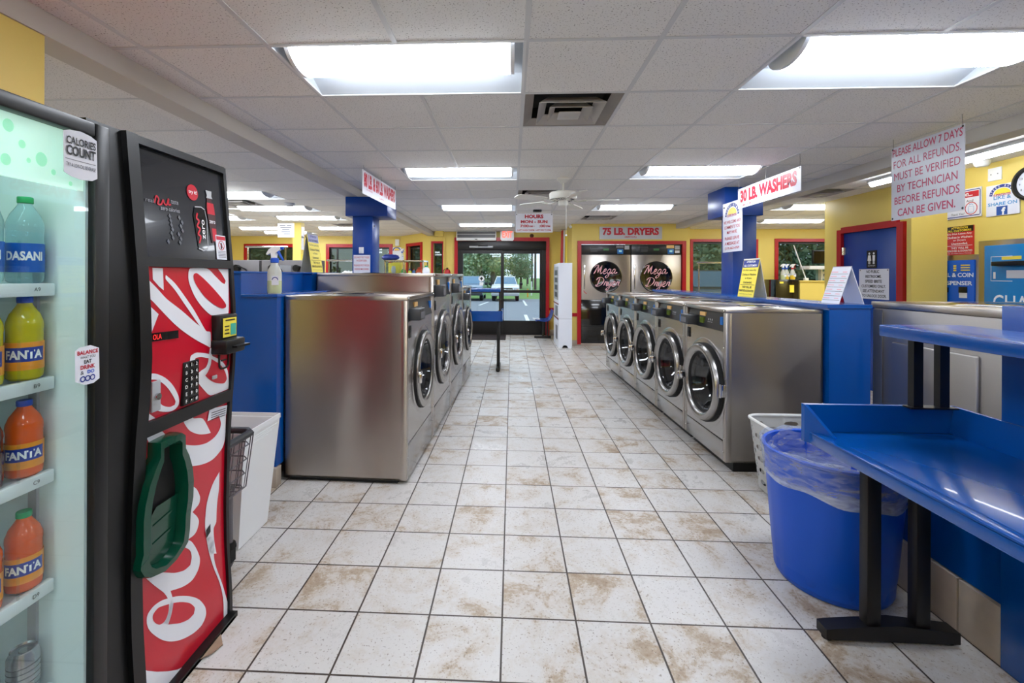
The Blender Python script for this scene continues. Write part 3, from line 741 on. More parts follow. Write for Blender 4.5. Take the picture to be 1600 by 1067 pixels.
# left row -- 60, 80, 80, 60 lb washers facing the aisle
w60 = make_washer(.868, .868, 1.285, 1.108, 1.25, .262, .50, .70, .292, .03, bright=False, pf=.5)
w80 = make_washer(.925, 1.05, 1.447, 1.235, 1.41, .27, .46, .745, .345, .03, bright=True, pf=.55)
lft = [(w60, 3.075, .868, 'stainless 60 lb front-load washer in the left row, lower one nearest the camera'), (w80, 3.95, .925, 'taller stainless 80 lb front-load washer in the left row, second from the camera'),
       (w80, 4.88, .925, 'taller stainless 80 lb front-load washer in the left row, third from the camera'), (w60, 5.81, .868, 'stainless 60 lb front-load washer in the left row, lower one at the far end')]
for i, (src, y, w_, lab) in enumerate(lft):
    x = -.709 + math.tan(math.radians(1.8)) * (y - 3.075)
    o = src if i < 2 else copy_tree(src)
    o.location = (x, y, 0); o.rotation_euler = (0, 0, PI / 2 - math.radians(1.8)); o['label'] = lab; o['group'] = 'washers in the left row'

# big machine behind the right end panel, facing away from the camera (we see its side)
t = thing('front_load_washer', 'large stainless washer behind the folding table, its side with a raised panel towards us', 'washer', (3.0, 2.9, 0))
b = MB(); b.box(2.605, 3.36, 2.30, 3.42, .1, 1.21, .004); b.build('cabinet', dull_steel, t)
b = MB(); b.box(2.60, 2.604, 3.345, 3.42, .1, 1.20); b.box(2.5985, 2.601, 3.338, 3.345, .1, 1.2); b.build('corner_post', dull_steel, t)
b = MB(); b.box(2.60, 3.365, 2.28, 3.44, 1.212, 1.255, .005); lid = b.build('top_lid', stainless, t)
b = MB(); b.lathe([(0, .012), (.17, .012), (.2, .004), (.21, 0)], (3.0, 3.0, 1.255), 'Z', 36); b.build('soap_hatch', black_gloss, lid)
b = MB(); b.box(2.588, 2.606, 2.67, 3.25, .25, .99, .012, 3); b.build('access_panel', dull_steel, t)
b = MB(); b.box(2.62, 3.34, 2.34, 3.38, 0, .1); b.build('plinth', black, t)
b = MB(); b.plate_hole(2.61, 3.36, .3, 1.0, 3.425, 2.98, .62, .24); b.lathe([(.3, .03), (.27, .07), (.24, .03)], (2.98, 3.42, .62), 'Y', 40); b.build('door_ring', ring_steel, t)
for k in range(1):
    t = thing('front_load_washer', 'stainless washer %s to the right of the one behind the folding table' % ('next' if k == 0 else 'second'), 'washer', (3.75 + .76 * k, 2.9, 0))
    x = 3.375 + .76 * k
    b = MB(); b.box(x, x + .75, 2.30, 3.42, .1, 1.21, .004); b.build('cabinet', dull_steel, t)
    b = MB(); b.box(x - .004, x + .754, 2.28, 3.44, 1.212, 1.255, .005); lid = b.build('top_lid', stainless, t)
    b = MB(); b.lathe([(0, .012), (.17, .012), (.2, .004), (.21, 0)], (x + .38, 3.0, 1.255), 'Z', 36); b.build('soap_hatch', black_gloss, lid)
    b = MB(); b.box(x + .02, x + .73, 2.34, 3.38, 0, .1); b.build('plinth', black, t)

# ------------------------------------------------------------------ blue bulkheads
t = thing('blue_bulkhead', 'blue laminate bulkhead wall behind the right row of washers', 'bulkhead', (2.42, 5.2, 0))
b = MB()
b.poly([(2.275, 3.39, .0), (2.56, 3.39, .0), (2.42, 7.05, .0), (2.16, 7.05, .0)], (0, 0, 1.205)); b.build('body', blue, t, False)
b = MB(); b.poly([(2.255, 3.38, 1.206), (2.565, 3.38, 1.206), (2.43, 7.07, 1.206), (2.14, 7.07, 1.206)], (0, 0, .026)); b.build('top', blue, t, False)
t = thing('blue_bulkhead', 'blue laminate bulkhead with stepped ledge behind the left row of washers', 'bulkhead', (-2.0, 4.6, 0))
b = MB(); b.box(-2.45, -1.835, 3.02, 6.75, .13, 1.435); b.box(-1.835, -1.585, 3.02, 3.95, .13, 1.275); b.box(-1.835, -1.76, 3.95, 6.75, .13, 1.435); b.build('body', blue, t, False)
b = MB(); b.box(-2.46, -1.83, 3.01, 6.76, 1.435, 1.452, .003); b.box(-1.83, -1.745, 3.93, 6.76, 1.435, 1.452, .003); b.build('top', blue, t)
b = MB(); b.box(-1.83, -1.578, 3.01, 3.93, 1.275, 1.295, .003); b.build('ledge', blue, t)
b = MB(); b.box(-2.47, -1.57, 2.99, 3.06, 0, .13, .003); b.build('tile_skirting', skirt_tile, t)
# tall end bulkhead and low plinth beside the folding table
t = thing('blue_bulkhead', 'dark blue end bulkhead at the right edge, carrying the folding table', 'bulkhead', (2.1, .7, 0))
b = MB(); b.box(1.792, 2.56, -1.2, 1.762, .0, 1.325, .004); b.build('body', blue, t)
b = MB(); b.box(1.81, 2.56, 1.765, 2.25, .22, .72); b.build('low_wall', blue, t, False)
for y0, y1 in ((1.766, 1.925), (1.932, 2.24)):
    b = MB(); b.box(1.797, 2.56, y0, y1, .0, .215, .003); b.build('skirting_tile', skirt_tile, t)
# ================================================================== folding tables
def make_table(Lg, label, rail=True, legs=(-.05,)):
    """local: x 0 (front edge) .. .60, y 0 (end with raised rim) .. -Lg"""
    t = thing('folding_table', label, 'table')
    b = MB(); b.box(0.0, .57, -Lg, 0, .755, .80, .004); b.box(0.0, .045, -Lg, 0, .79, .803, .004); tp = b.build('tabletop', blue, t)
    b = MB(); b.poly([(-.01, .012, .757), (.585, .012, .757), (.585, .012, .908), (-.01, .012, .908)], (0, -.02, 0)); b.poly([(-.01, -.008, .757), (.045, -.095, .757), (.045, -.095, .803), (-.01, -.008, .908)], (.012, 0, 0))
    b.poly([(.0, -.006, .80), (.57, -.006, .80), (.57, -.03, .80)], (0, 0, .002)); b.build('end_rim', blue, tp, False)
    if rail:
        b = MB(); b.poly([(.55, 0, .757), (.585, 0, .757), (.585, 0, .908), (.57, 0, .908)], (0, -Lg, 0)); b.build('back_rim', blue, tp, False)
    b = MB(); b.box(.27, .585, -Lg, -.02, 1.192, 1.238, .006); b.build('upper_shelf', blue, t)
    ys = (-.03, -Lg + .2)
    for y in ys:
        for x in (.405, .505):
            b = MB(); b.box(x - .018, x + .018, y - .014, y + .014, .905 if y == ys[0] else .80, 1.195); b.build('shelf_post', black_metal, t)
        b = MB(); b.box(.37, .55, y - .024, y + .018, .908, .914) if y == ys[0] else b.box(.37, .55, y - .024, y + .024, .80, .806); b.build('post_flange', black_metal, t)
    for y in (-.055, -Lg + .25):
        for x in (.215, .40):
            b = MB(); b.box(x - .027, x + .027, y - .022, y + .022, .045, .757, .004); b.build('leg', black_metal, t)
        b = MB(); b.poly([(.03, y - .03, .012), (.53, y - .03, .012), (.53, y - .03, .055), (.30, y - .03, .075), (.06, y - .03, .055), (.03, y - .03, .05)], (0, .06, 0)); ft = b.build('foot_bar', black_metal, t)
        b = MB()
        for x in (.05, .51): b.cyl((x, y, 0), (x, y, .014), .018, seg=14)
        b.build('foot_pad', rubber, ft)
    return t
ta = make_table(1.9, 'large blue two-tier folding table with black T legs in the right foreground')
ta.location = (1.203, 1.93, 0)
tb = make_table(1.25, 'blue two-tier folding table in the distance at the end of the left washers')
tb.location = (-.147, 7.32, 0); tb.rotation_euler = (0, 0, -PI / 2)

# ------------------------------------------------------------------ trash can
bin_blue = noisy(mat('bin_blue_plastic', (4, 80, 196), .38), 5, .05)
bag_mat = bpy.data.materials.new('clear_bin_liner'); bag_mat.use_nodes = True
def _bag():
    t = bag_mat.node_tree; t.nodes.clear(); o = t.nodes.new('ShaderNodeOutputMaterial'); tr = t.nodes.new('ShaderNodeBsdfTransparent'); p = t.nodes.new('ShaderNodeBsdfPrincipled'); mx = t.nodes.new('ShaderNodeMixShader')
    tc = t.nodes.new('ShaderNodeTexCoord'); mp = t.nodes.new('ShaderNodeMapping'); mp.inputs['Scale'].default_value = (1, 1, 3.2); n = t.nodes.new('ShaderNodeTexNoise'); n.inputs['Scale'].default_value = 14; n.inputs['Detail'].default_value = 7; n.inputs['Distortion'].default_value = .8
    sx = t.nodes.new('ShaderNodeSeparateXYZ'); hm = t.nodes.new('ShaderNodeMapRange'); hm.inputs[1].default_value = .505; hm.inputs[2].default_value = .485; hm.inputs[3].default_value = 0; hm.inputs[4].default_value = .34; hm.clamp = True; ad = t.nodes.new('ShaderNodeMath'); ad.operation = 'ADD'; ad.use_clamp = True
    mr = t.nodes.new('ShaderNodeMapRange'); mr.inputs[1].default_value = .35; mr.inputs[2].default_value = .72; mr.inputs[3].default_value = .04; mr.inputs[4].default_value = .42
    p.inputs['Base Color'].default_value = (.72, .78, .9, 1); p.inputs['Roughness'].default_value = .25; tr.inputs[0].default_value = (.92, .95, 1, 1)
    bp = t.nodes.new('ShaderNodeBump'); bp.inputs['Strength'].default_value = .8; bp.inputs['Distance'].default_value = .01
    for a, c in ((tc.outputs['Object'], mp.inputs[0]), (mp.outputs[0], n.inputs['Vector']), (n.outputs['Fac'], mr.inputs[0]), (tc.outputs['Object'], sx.inputs[0]), (sx.outputs['Z'], hm.inputs[0]), (mr.outputs[0], ad.inputs[0]), (hm.outputs[0], ad.inputs[1]), (ad.outputs[0], mx.inputs[0]), (tr.outputs[0], mx.inputs[1]), (p.outputs[0], mx.inputs[2]), (mx.outputs[0], o.inputs[0]), (n.outputs['Fac'], bp.inputs['Height']), (bp.outputs[0], p.inputs['Normal'])): t.links.new(a, c)
_bag()
t = thing('trash_can', 'round blue trash can with clear liner under the folding table', 'trash can', (1.515, 2.24, 0))
RB = [(0, .004), (.218, .004), (.226, .015), (.24, .12), (.262, .40), (.276, .595), (.284, .60), (.286, .612), (.28, .618), (.270, .612), (.254, .40), (.232, .03), (0, .03)]
b = MB(); b.lathe(RB, (1.515, 2.24, 0), 'Z', 64)
for v in b.bm.verts:      # shallow vertical fluting
    d = v.co - V((1.515, 2.24, v.co.z)); a = math.atan2(d.y, d.x)
    if d.length > .1 and .02 < v.co.z < .58: v.co -= d.normalized() * .004 * (1 if math.cos(10 * a) > .8 else 0)
can = b.build('body', bin_blue, t)
b = MB(); rnd = random.Random(3)
seg = 72; rings = []
prof = [(.262, .30, .0), (.268, .42, .002), (.2735, .50, .003), (.2765, .52, .004), (.291, .600, .006), (.297, .622, .008), (.285, .632, .007), (.265, .60, .006), (.25, .40, .004), (.235, .2, .004), (.20, .06, .004)]
ph = [rnd.uniform(0, 6.28) for _ in range(6)]
def low(k):  # wavy lower hem of the liner
    a = 2 * PI * k / seg; return .455 + .018 * math.sin(2 * a + 1) + .008 * math.sin(7 * a)
for j, (r, z, am) in enumerate(prof[1:] if True else prof):
    row = []
    for k in range(seg):
        a = 2 * PI * k / seg; zz = z if j > 1 else (low(k) if j == 0 else max(z, low(k) + .012))
        base = .2755 + (zz - .595) * .075 if zz < .6 and j < 3 else r
        rr = (base + .007 if j < 3 else r) + am * (math.sin(9 * a + ph[0] + j) * .5 + math.sin(17 * a + ph[1] + 2 * j) * .35 + math.sin(31 * a + ph[2]) * .25)
        row.append(b.bm.verts.new((1.515 + rr * math.cos(a), 2.24 + rr * math.sin(a), zz + (am * .8 * math.sin(13 * a + ph[3]) if j > 2 else 0))))
    rings.append(row)
for i in range(len(rings) - 1):
    for k in range(seg): b.bm.faces.new((rings[i][k], rings[i][(k + 1) % seg], rings[i + 1][(k + 1) % seg], rings[i + 1][k]))
b.build('liner', bag_mat, t, ang=80)

# ------------------------------------------------------------------ white laundry basket with holes
bk = noisy(mat('basket_plastic', (228, 228, 226), .4), 6, .03)
t = thing('laundry_basket', 'white plastic laundry basket with round holes behind the trash can', 'laundry basket', (1.87, 3.06, 0))
def basket(cx, cy, wx, wy, h, taper):
    b = MB(); cols = 44; rowsn = 13
    def ring(f):
        s = 1 - taper * (1 - f); o = []
        for k in range(cols):
            a = 2 * PI * k / cols; c, q = math.cos(a), math.sin(a); e = .35
            o.append((cx + wx / 2 * s * math.copysign(abs(c) ** e, c), cy + wy / 2 * s * math.copysign(abs(q) ** e, q), .01 + f * (h - .01)))
        return o
    P = [ring(j / (rowsn - 1)) for j in range(rowsn)]
    VV = [[b.bm.verts.new(p) for p in r] for r in P]
    for j in range(rowsn - 1):
        for k in range(cols):
            k2 = (k + 1) % cols; q = (VV[j][k], VV[j][k2], VV[j + 1][k2], VV[j + 1][k])
            if 1 <= j < rowsn - 2 and (j + k) % 2 == 0:
                cen = sum((v.co for v in q), V()) / 4; inner = []; outer = []
                for i in range(4):
                    outer += [q[i], None]
                    pass
                dirs = [v.co - cen for v in q]; ex = (dirs[1] - dirs[0] + dirs[2] - dirs[3]) / 4; ez = (dirs[3] - dirs[0] + dirs[2] - dirs[1]) / 4
                hole = [b.bm.verts.new(cen + ex * .80 * math.cos(PI / 4 + PI / 4 * i + PI) + ez * .84 * math.sin(PI / 4 + PI / 4 * i + PI)) for i in range(8)]
                for i in range(4):
                    a0, a1, a2 = hole[2 * i], hole[2 * i + 1], hole[(2 * i + 2) % 8]
                    b.bm.faces.new((q[i], q[(i + 1) % 4], a2, a1, a0))
            else: b.bm.faces.new(q)
    b.bm.faces.new(VV[0][::-1])
    bmesh.ops.solidify(b.bm, geom=b.bm.faces[:], thickness=.004)
    return b, P[-1]
b, rim = basket(1.87, 3.06, .50, .40, .47, .20); b.build('body', bk, t)
b = MB(); b.tube(rim, .011, 8, closed=True); b.build('rim', bk, t)

# ------------------------------------------------------------------ white bin and wire cart on the left
t = thing('laundry_bin', 'tall white plastic bin standing behind the wire cart', 'bin', (-1.68, 2.45, 0))
b = MB()
def taper_box(b, x0, x1, y0, y1, X0, X1, Y0, Y1, z0, z1, th=.008):
    A = [(x0, y0, z0), (x1, y0, z0), (x1, y1, z0), (x0, y1, z0)]; B = [(X0, Y0, z1), (X1, Y0, z1), (X1, Y1, z1), (X0, Y1, z1)]
    C = [(X0 + th, Y0 + th, z1), (X1 - th, Y0 + th, z1), (X1 - th, Y1 - th, z1), (X0 + th, Y1 - th, z1)]; Dn = [(x0 + th, y0 + th, z0 + th), (x1 - th, y0 + th, z0 + th), (x1 - th, y1 - th, z0 + th), (x0 + th, y1 - th, z0 + th)]
    R = [[b.bm.verts.new(p) for p in q] for q in (A, B, C, Dn)]
    for q in range(3):
        for i in range(4): b.bm.faces.new((R[q][i], R[q][(i + 1) % 4], R[q + 1][(i + 1) % 4], R[q + 1][i]))
    b.bm.faces.new(R[0][::-1]); b.bm.faces.new(R[3])
taper_box(b, -1.93, -1.405, 2.30, 2.58, -1.98, -1.352, 2.262, 2.615, .004, .600); b.build('body', white_plastic, t)
b = MB(); b.box(-1.985, -1.347, 2.257, 2.265, .595, .62); b.box(-1.985, -1.347, 2.612, 2.62, .595, .62); b.box(-1.355, -1.347, 2.257, 2.62, .595, .62); b.box(-1.985, -1.977, 2.257, 2.62, .595, .62); b.build('rim', white_plastic, t)
for i in range(4):
    z = .57 - .011 * i; x = -1.352 - (.600 - z) * .089
    b = MB(); b.box(x - .001, x + .003, 2.285, 2.59 - .03 * i, z, z + .004); b.build('moulded_rib', white_plastic, t)
wire = noisy(mat('zinc_wire', (120, 118, 124), .35, .9), 8, .1)
t = thing('wire_laundry_cart', 'grey wire laundry cart on castors beside the soda machine', 'laundry cart', (-1.6, 2.07, 0))
X0, X1, Y0, Y1 = -1.95, -1.275, 1.90, 2.21
top = [(X0, Y0), (X1 - .03, Y0), (X1, Y0 + .03), (X1, Y1 - .03), (X1 - .03, Y1), (X0, Y1)]
b = MB(); b.tube([(x, y, .655) for x, y in top], .017, 10, closed=True); b.build('bumper_rail', dark_grey, t)
b = MB()
def lvl(z, f):
    q = []
    for x, y in top: q.append(((x - (X0 + X1) / 2) * f + (X0 + X1) / 2, (y - (Y0 + Y1) / 2) * f + (Y0 + Y1) / 2, z))
    return q
for z, f in ((.60, .985), (.53, .96), (.46, .935), (.39, .91)): b.tube(lvl(z, f), .0035, 6, closed=True)
for k in range(14):
    f = k / 13; x = X0 + (X1 - X0) * f; c = (X0 + X1) / 2; m_ = (Y0 + Y1) / 2
    b.tube([(x, Y0, .65), ((x - c) * .91 + c, (Y0 - m_) * .91 + m_, .385), ((x - c) * .91 + c, (Y1 - m_) * .91 + m_, .385), (x, Y1, .65)], .003, 6)
for k in range(7):
    y = Y0 + .02 + (Y1 - Y0 - .04) * k / 6; c = (X0 + X1) / 2; m_ = (Y0 + Y1) / 2
    b.tube([(X1, y, .65), ((X1 - c) * .91 + c, (y - m_) * .91 + m_, .385), ((X0 - c) * .91 + c, (y - m_) * .91 + m_, .385), (X0, y, .65)], .003, 6)
b.build('wire_basket', wire, t)
for x in (-1.37, -1.86):
    for y in (1.95, 2.17):
        b = MB(); b.tube([(x + .01, y, .39), (x, y, .36), (x, y, .12)], .015, 10); b.build('leg', wire, t)
b = MB(); b.tube([(-1.37, 1.95, .17), (-1.37, 2.17, .17), (-1.86, 2.17, .17), (-1.86, 1.95, .17)], .012, 8, closed=True); b.build('lower_frame', wire, t)
for x in (-1.37, -1.86):
    for y in (1.95, 2.17):
        b = MB(); b.lathe([(0, .125), (.026, .12), (.03, .105), (.03, .095), (0, .09)], (x, y, 0), 'Z', 20)
        for s in (-1, 1): b.box(x + s * .018 - .002, x + s * .018 + .002, y - .022, y + .018, .03, .1)
        ca = b.build('caster', rubber, t)
        b = MB(); b.lathe([(0, -.012), (.028, -.012), (.035, -.008), (.035, .008), (.028, .012), (0, .012)], (x, y - .008, .035), 'X', 24); b.build('wheel', dark_grey, ca)
# dried paper scrap on the floor
t = thing('paper_scrap', 'dirty brown paper scrap on the floor at the foot of the soda machine', 'paper', (-1.17, 1.70, 0))
P = [(-1.23, 1.64), (-1.16, 1.62), (-1.115, 1.66), (-1.105, 1.71), (-1.145, 1.76), (-1.19, 1.745), (-1.235, 1.71)]
b = MB(); b.poly([(x, y, .002 + .004 * (i % 3)) for i, (x, y) in enumerate(P)], (0, 0, .003)); b.build('sheet', noisy(mat('stained_paper', (150, 126, 104), .8), 22, .35), t, False)
# ================================================================== soda machine
PZ = [0, .079, .3, .465, .7, .905, 1.03, 1.158, 1.3, 1.456, 1.85, 1.9]
PX = [-1.176, -1.176, -1.19, -1.194, -1.19, -1.18, -1.17, -1.164, -1.168, -1.178, -1.213, -1.217]
def Xf(z):
    for i in range(len(PZ) - 1):
        if z <= PZ[i + 1]: return PX[i] + (PX[i + 1] - PX[i]) * max(0, z - PZ[i]) / (PZ[i + 1] - PZ[i])
    return PX[-1]
def front_shape(b, pts, off):
    """outline in (y, z) laid on the curved front, off in front of it"""
    tmp = bmesh.new(); tmp.faces.new([tmp.verts.new((y, z, 0)) for y, z in pts])
    bmesh.ops.triangulate(tmp, faces=tmp.faces[:])
    for k in range(1, 48):
        z = k * .04; bmesh.ops.bisect_plane(tmp, geom=tmp.verts[:] + tmp.edges[:] + tmp.faces[:], plane_co=(0, z, 0), plane_no=(0, 1, 0))
    for v in tmp.verts: v.co = V((Xf(v.co.y) + off, v.co.x, v.co.y))
    me = bpy.data.meshes.new('t'); tmp.to_mesh(me); tmp.free(); b.bm.from_mesh(me); bpy.data.meshes.remove(me); return b
def strip_front(b, y0, y1, z0, z1, off, depth):
    n = max(1, int((z1 - z0) / .05)); zs = [z0 + (z1 - z0) * i / n for i in range(n + 1)]
    pr = [(Xf(z) + off, z) for z in zs] + [(Xf(z) + off - depth, z) for z in zs[::-1]]
    b.poly([(x, y0, z) for x, z in pr], (0, y1 - y0, 0)); return b
coke_red = noisy(mat('machine_red', (196, 10, 40), .28, coat=.3), 14, .07)
script_white = mat('script_white', (226, 226, 232), .3)
t = thing('soda_vending_machine', 'red and black soda vending machine with large white script and green bottle-shaped hatch', 'vending machine', (-1.5, 1.55, 0))
b = MB(); b.box(-1.92, -1.235, 1.255, 1.86, .05, 1.868, .004); b.build('cabinet', coke_red, t)
b = MB(); strip_front(b, 1.848, 1.866, .0, 1.872, .012, .12); strip_front(b, 1.245, 1.36, .0, 1.872, .004, .12); strip_front(b, 1.36, 1.405, .0, 1.872, .022, .12)
strip_front(b, 1.40, 1.85, 1.846, 1.872, .018, .1); strip_front(b, 1.40, 1.85, 1.452, 1.484, .012, .1); strip_front(b, 1.40, 1.85, .902, .950, .014, .1); strip_front(b, 1.40, 1.85, 0.0, .012, .034, .1)
strip_front(b, 1.395, 1.866, 0, .02, .034, .1)
b.build('door_frame', black, t)
b = MB(); strip_front(b, 1.40, 1.852, .01, .905, .0, .05); lo = b.build('lower_front', coke_red, t)
b = MB(); strip_front(b, 1.40, 1.852, .948, 1.454, .0, .05); up = b.build('upper_front', coke_red, t)
WHITE = {
'A':[(1.416,1.418),(1.458,1.382),(1.5,1.343),(1.566,1.299),(1.632,1.251),(1.658,1.234),(1.609,1.289),(1.572,1.333),(1.538,1.374),(1.5,1.41),(1.501,1.425),(1.54,1.397),(1.582,1.352),(1.633,1.291),(1.691,1.213),(1.718,1.203),(1.717,1.144),(1.646,1.18),(1.59,1.213),(1.538,1.249),(1.489,1.291),(1.445,1.333),(1.414,1.365)],
'B':[(1.445,1.448),(1.49,1.447),(1.488,1.373),(1.469,1.386),(1.444,1.41)],
'C':[(1.419,1.33),(1.46,1.295),(1.429,1.238),(1.421,1.212),(1.416,1.213)],
'D':[(1.621,1.449),(1.714,1.45),(1.76,1.421),(1.796,1.396),(1.816,1.388),(1.825,1.401),(1.8,1.431),(1.779,1.45),(1.847,1.45),(1.831,1.25),(1.748,1.267),(1.72,1.271),(1.676,1.302),(1.637,1.345),(1.613,1.392),(1.609,1.42)],
'E':[(1.606,1.112),(1.61,1.131),(1.639,1.138),(1.682,1.129),(1.71,1.121),(1.713,1.143),(1.727,1.14),(1.729,1.111),(1.789,1.08),(1.833,1.031),(1.852,0.953),(1.803,0.952),(1.735,0.955),(1.695,0.985),(1.656,1.024),(1.643,1.053),(1.669,1.065),(1.695,1.072),(1.707,1.09),(1.709,1.105),(1.666,1.117),(1.636,1.118),(1.629,1.105)],
'F':[(1.417,1.107),(1.448,1.101),(1.49,1.078),(1.528,1.043),(1.559,0.997),(1.563,0.969),(1.545,0.955),(1.515,0.956),(1.465,0.975),(1.462,1.007),(1.491,0.983),(1.521,0.971),(1.543,0.972),(1.545,0.985),(1.523,1.017),(1.492,1.052),(1.456,1.078),(1.419,1.089)],
'G':[(1.424,0.98),(1.458,0.952),(1.426,0.952)],
'H':[(1.417,0.911),(1.472,0.912),(1.519,0.871),(1.559,0.836),(1.592,0.818),(1.627,0.8),(1.678,0.781),(1.731,0.771),(1.778,0.778),(1.806,0.798),(1.812,0.822),(1.797,0.857),(1.842,0.851),(1.846,0.757),(1.83,0.714),(1.777,0.691),(1.722,0.693),(1.662,0.709),(1.619,0.728),(1.544,0.775),(1.472,0.835)],
'I':[(1.589,0.908),(1.626,0.91),(1.648,0.892),(1.7,0.874),(1.751,0.803),(1.721,0.808),(1.675,0.824),(1.63,0.852),(1.601,0.886)],
'J':[(1.608,0.667),(1.646,0.643),(1.679,0.615),(1.7,0.575),(1.696,0.552),(1.678,0.543),(1.66,0.537),(1.686,0.506),(1.697,0.481),(1.687,0.456),(1.669,0.446),(1.634,0.449),(1.601,0.468),(1.597,0.606)],
'K':[(1.815,0.622),(1.772,0.588),(1.742,0.534),(1.734,0.486),(1.732,0.441),(1.738,0.396),(1.753,0.338),(1.757,0.323),(1.797,0.299),(1.785,0.354),(1.782,0.408),(1.799,0.426),(1.805,0.503),(1.814,0.552)],
'K2':[(1.737,0.397),(1.75,0.336),(1.777,0.249),(1.805,0.176),(1.82,0.105),(1.823,0.017),(1.859,0.015),(1.854,0.047),(1.841,0.09),(1.821,0.16),(1.793,0.239),(1.781,0.29),(1.777,0.374)],
'L':[(1.604,0.453),(1.646,0.439),(1.677,0.395),(1.699,0.341),(1.69,0.305),(1.655,0.286),(1.606,0.294),(1.548,0.319),(1.556,0.29),(1.556,0.27),(1.528,0.216),(1.511,0.235),(1.527,0.24),(1.538,0.283),(1.534,0.303),(1.517,0.334),(1.476,0.387),(1.438,0.439),(1.503,0.412),(1.568,0.369),(1.615,0.348),(1.647,0.347),(1.655,0.373),(1.645,0.404),(1.604,0.444)],
'M':[(1.442,0.29),(1.448,0.312),(1.474,0.32),(1.51,0.313),(1.572,0.283),(1.637,0.238),(1.685,0.192),(1.715,0.142),(1.716,0.109),(1.691,0.091),(1.647,0.095),(1.592,0.116),(1.542,0.147),(1.501,0.185),(1.466,0.231),(1.448,0.263)],
'N':[(1.392,0.305),(1.414,0.285),(1.425,0.263),(1.42,0.252),(1.393,0.255)],
'O':[(1.404,0.175),(1.434,0.138),(1.471,0.103),(1.518,0.064),(1.563,0.031),(1.598,0.009),(1.538,0.006),(1.527,0.005),(1.415,0.105)],
}
REDS = {
'Dr':[(1.636,1.426),(1.653,1.432),(1.686,1.414),(1.737,1.377),(1.791,1.332),(1.816,1.305),(1.812,1.293),(1.787,1.291),(1.74,1.31),(1.689,1.343),(1.649,1.385),(1.636,1.408)],
'Er':[(1.725,1.099),(1.722,1.075),(1.706,1.052),(1.693,1.041),(1.728,1.014),(1.768,0.995),(1.813,0.984),(1.829,0.997),(1.818,1.025),(1.785,1.063)],
'Mr':[(1.558,0.27),(1.596,0.246),(1.635,0.214),(1.658,0.181),(1.652,0.162),(1.624,0.163),(1.584,0.18),(1.529,0.216),(1.546,0.24)],
'Ml':[(1.537,0.281),(1.533,0.259),(1.523,0.243),(1.51,0.238),(1.493,0.243),(1.477,0.259),(1.466,0.281),(1.469,0.296),(1.492,0.301)],
}
NOTE = [(1.725,0.856),(1.733,0.902),(1.846,0.886),(1.842,0.848),(1.797,0.857)]
BOTTLE = [(1.434, 0.88), (1.482, 0.882), (1.531, 0.882), (1.551, 0.867), (1.556, 0.819), (1.576, 0.786), (1.597, 0.735), (1.607, 0.683), (1.605, 0.622), (1.593, 0.57), (1.591, 0.514), (1.583, 0.472), (1.567, 0.461), (1.527, 0.443), (1.472, 0.436), (1.41, 0.454), (1.383, 0.474), (1.367, 0.504), (1.369, 0.524), (1.378, 0.547), (1.375, 0.584), (1.376, 0.592), (1.375, 0.654), (1.382, 0.704), (1.396, 0.756), (1.42, 0.804), (1.437, 0.832)]
def smooth(P, sub=4):
    n = len(P); o = []
    for i in range(n):
        p0, p1, p2, p3 = [V(P[(i + j) % n]) for j in (-1, 0, 1, 2)]
        a, c = (p1 - p0), (p2 - p1)
        for k in range(sub):
            t = k / sub
            # sharp corners stay sharp: the tangent is dropped where the outline turns by more than 75 degrees
            def tan(u, w): return (u + w) / 2 * (min(u.length, w.length) / max(u.length, w.length, 1e-6)) ** .5 if u.length > 1e-6 and w.length > 1e-6 and u.angle(w) < 1.3 else V((0, 0))
            m1, m2 = tan(p1 - p0, p2 - p1), tan(p2 - p1, p3 - p2)
            if m1.length < 1e-9: m1 = (p2 - p1) * .9
            if m2.length < 1e-9: m2 = (p2 - p1) * .9
            o.append(tuple((2 * t ** 3 - 3 * t * t + 1) * p1 + (t ** 3 - 2 * t * t + t) * m1 + (-2 * t ** 3 + 3 * t * t) * p2 + (t ** 3 - t * t) * m2))
    return o
for par, keys in ((up, 'A B C D E F G'), (lo, 'H I J K K2 L M N O')):
    b = MB()
    for k in keys.split(): front_shape(b, [(max(1.4, min(1.85, y)), max(.014, z)) for y, z in (smooth(WHITE[k]) if k not in 'BCGO' else WHITE[k])], .0016)
    b.build('white_script', script_white, par, False)
for par, keys in ((up, 'Dr Er'), (lo, 'Mr Ml')):
    for k in keys.split():
        b = MB(); front_shape(b, smooth(REDS[k]), .0028); b.build('script_counter', coke_red, par, False)
drop = glass_mat('water_drop_print', (.86, .86, .88), .6, .15)
b = MB(); front_shape(b, [(min(1.85, y), z) for y, z in NOTE], .003); nn_ = b.build('notice', sign_white, lo, False)
b = MB()
for i in range(4): front_shape(b, [(1.745, .884 - i * .009), (1.835, .877 - i * .009), (1.835, .874 - i * .009), (1.745, .881 - i * .009)], .004)
b.build('fine_print', black_ink, nn_, False)
b = MB(); front_shape(b, [(1.735, .428), (1.76, .44), (1.76, .408), (1.735, .396)], .004); b.build('black_mark', black, lo, False)
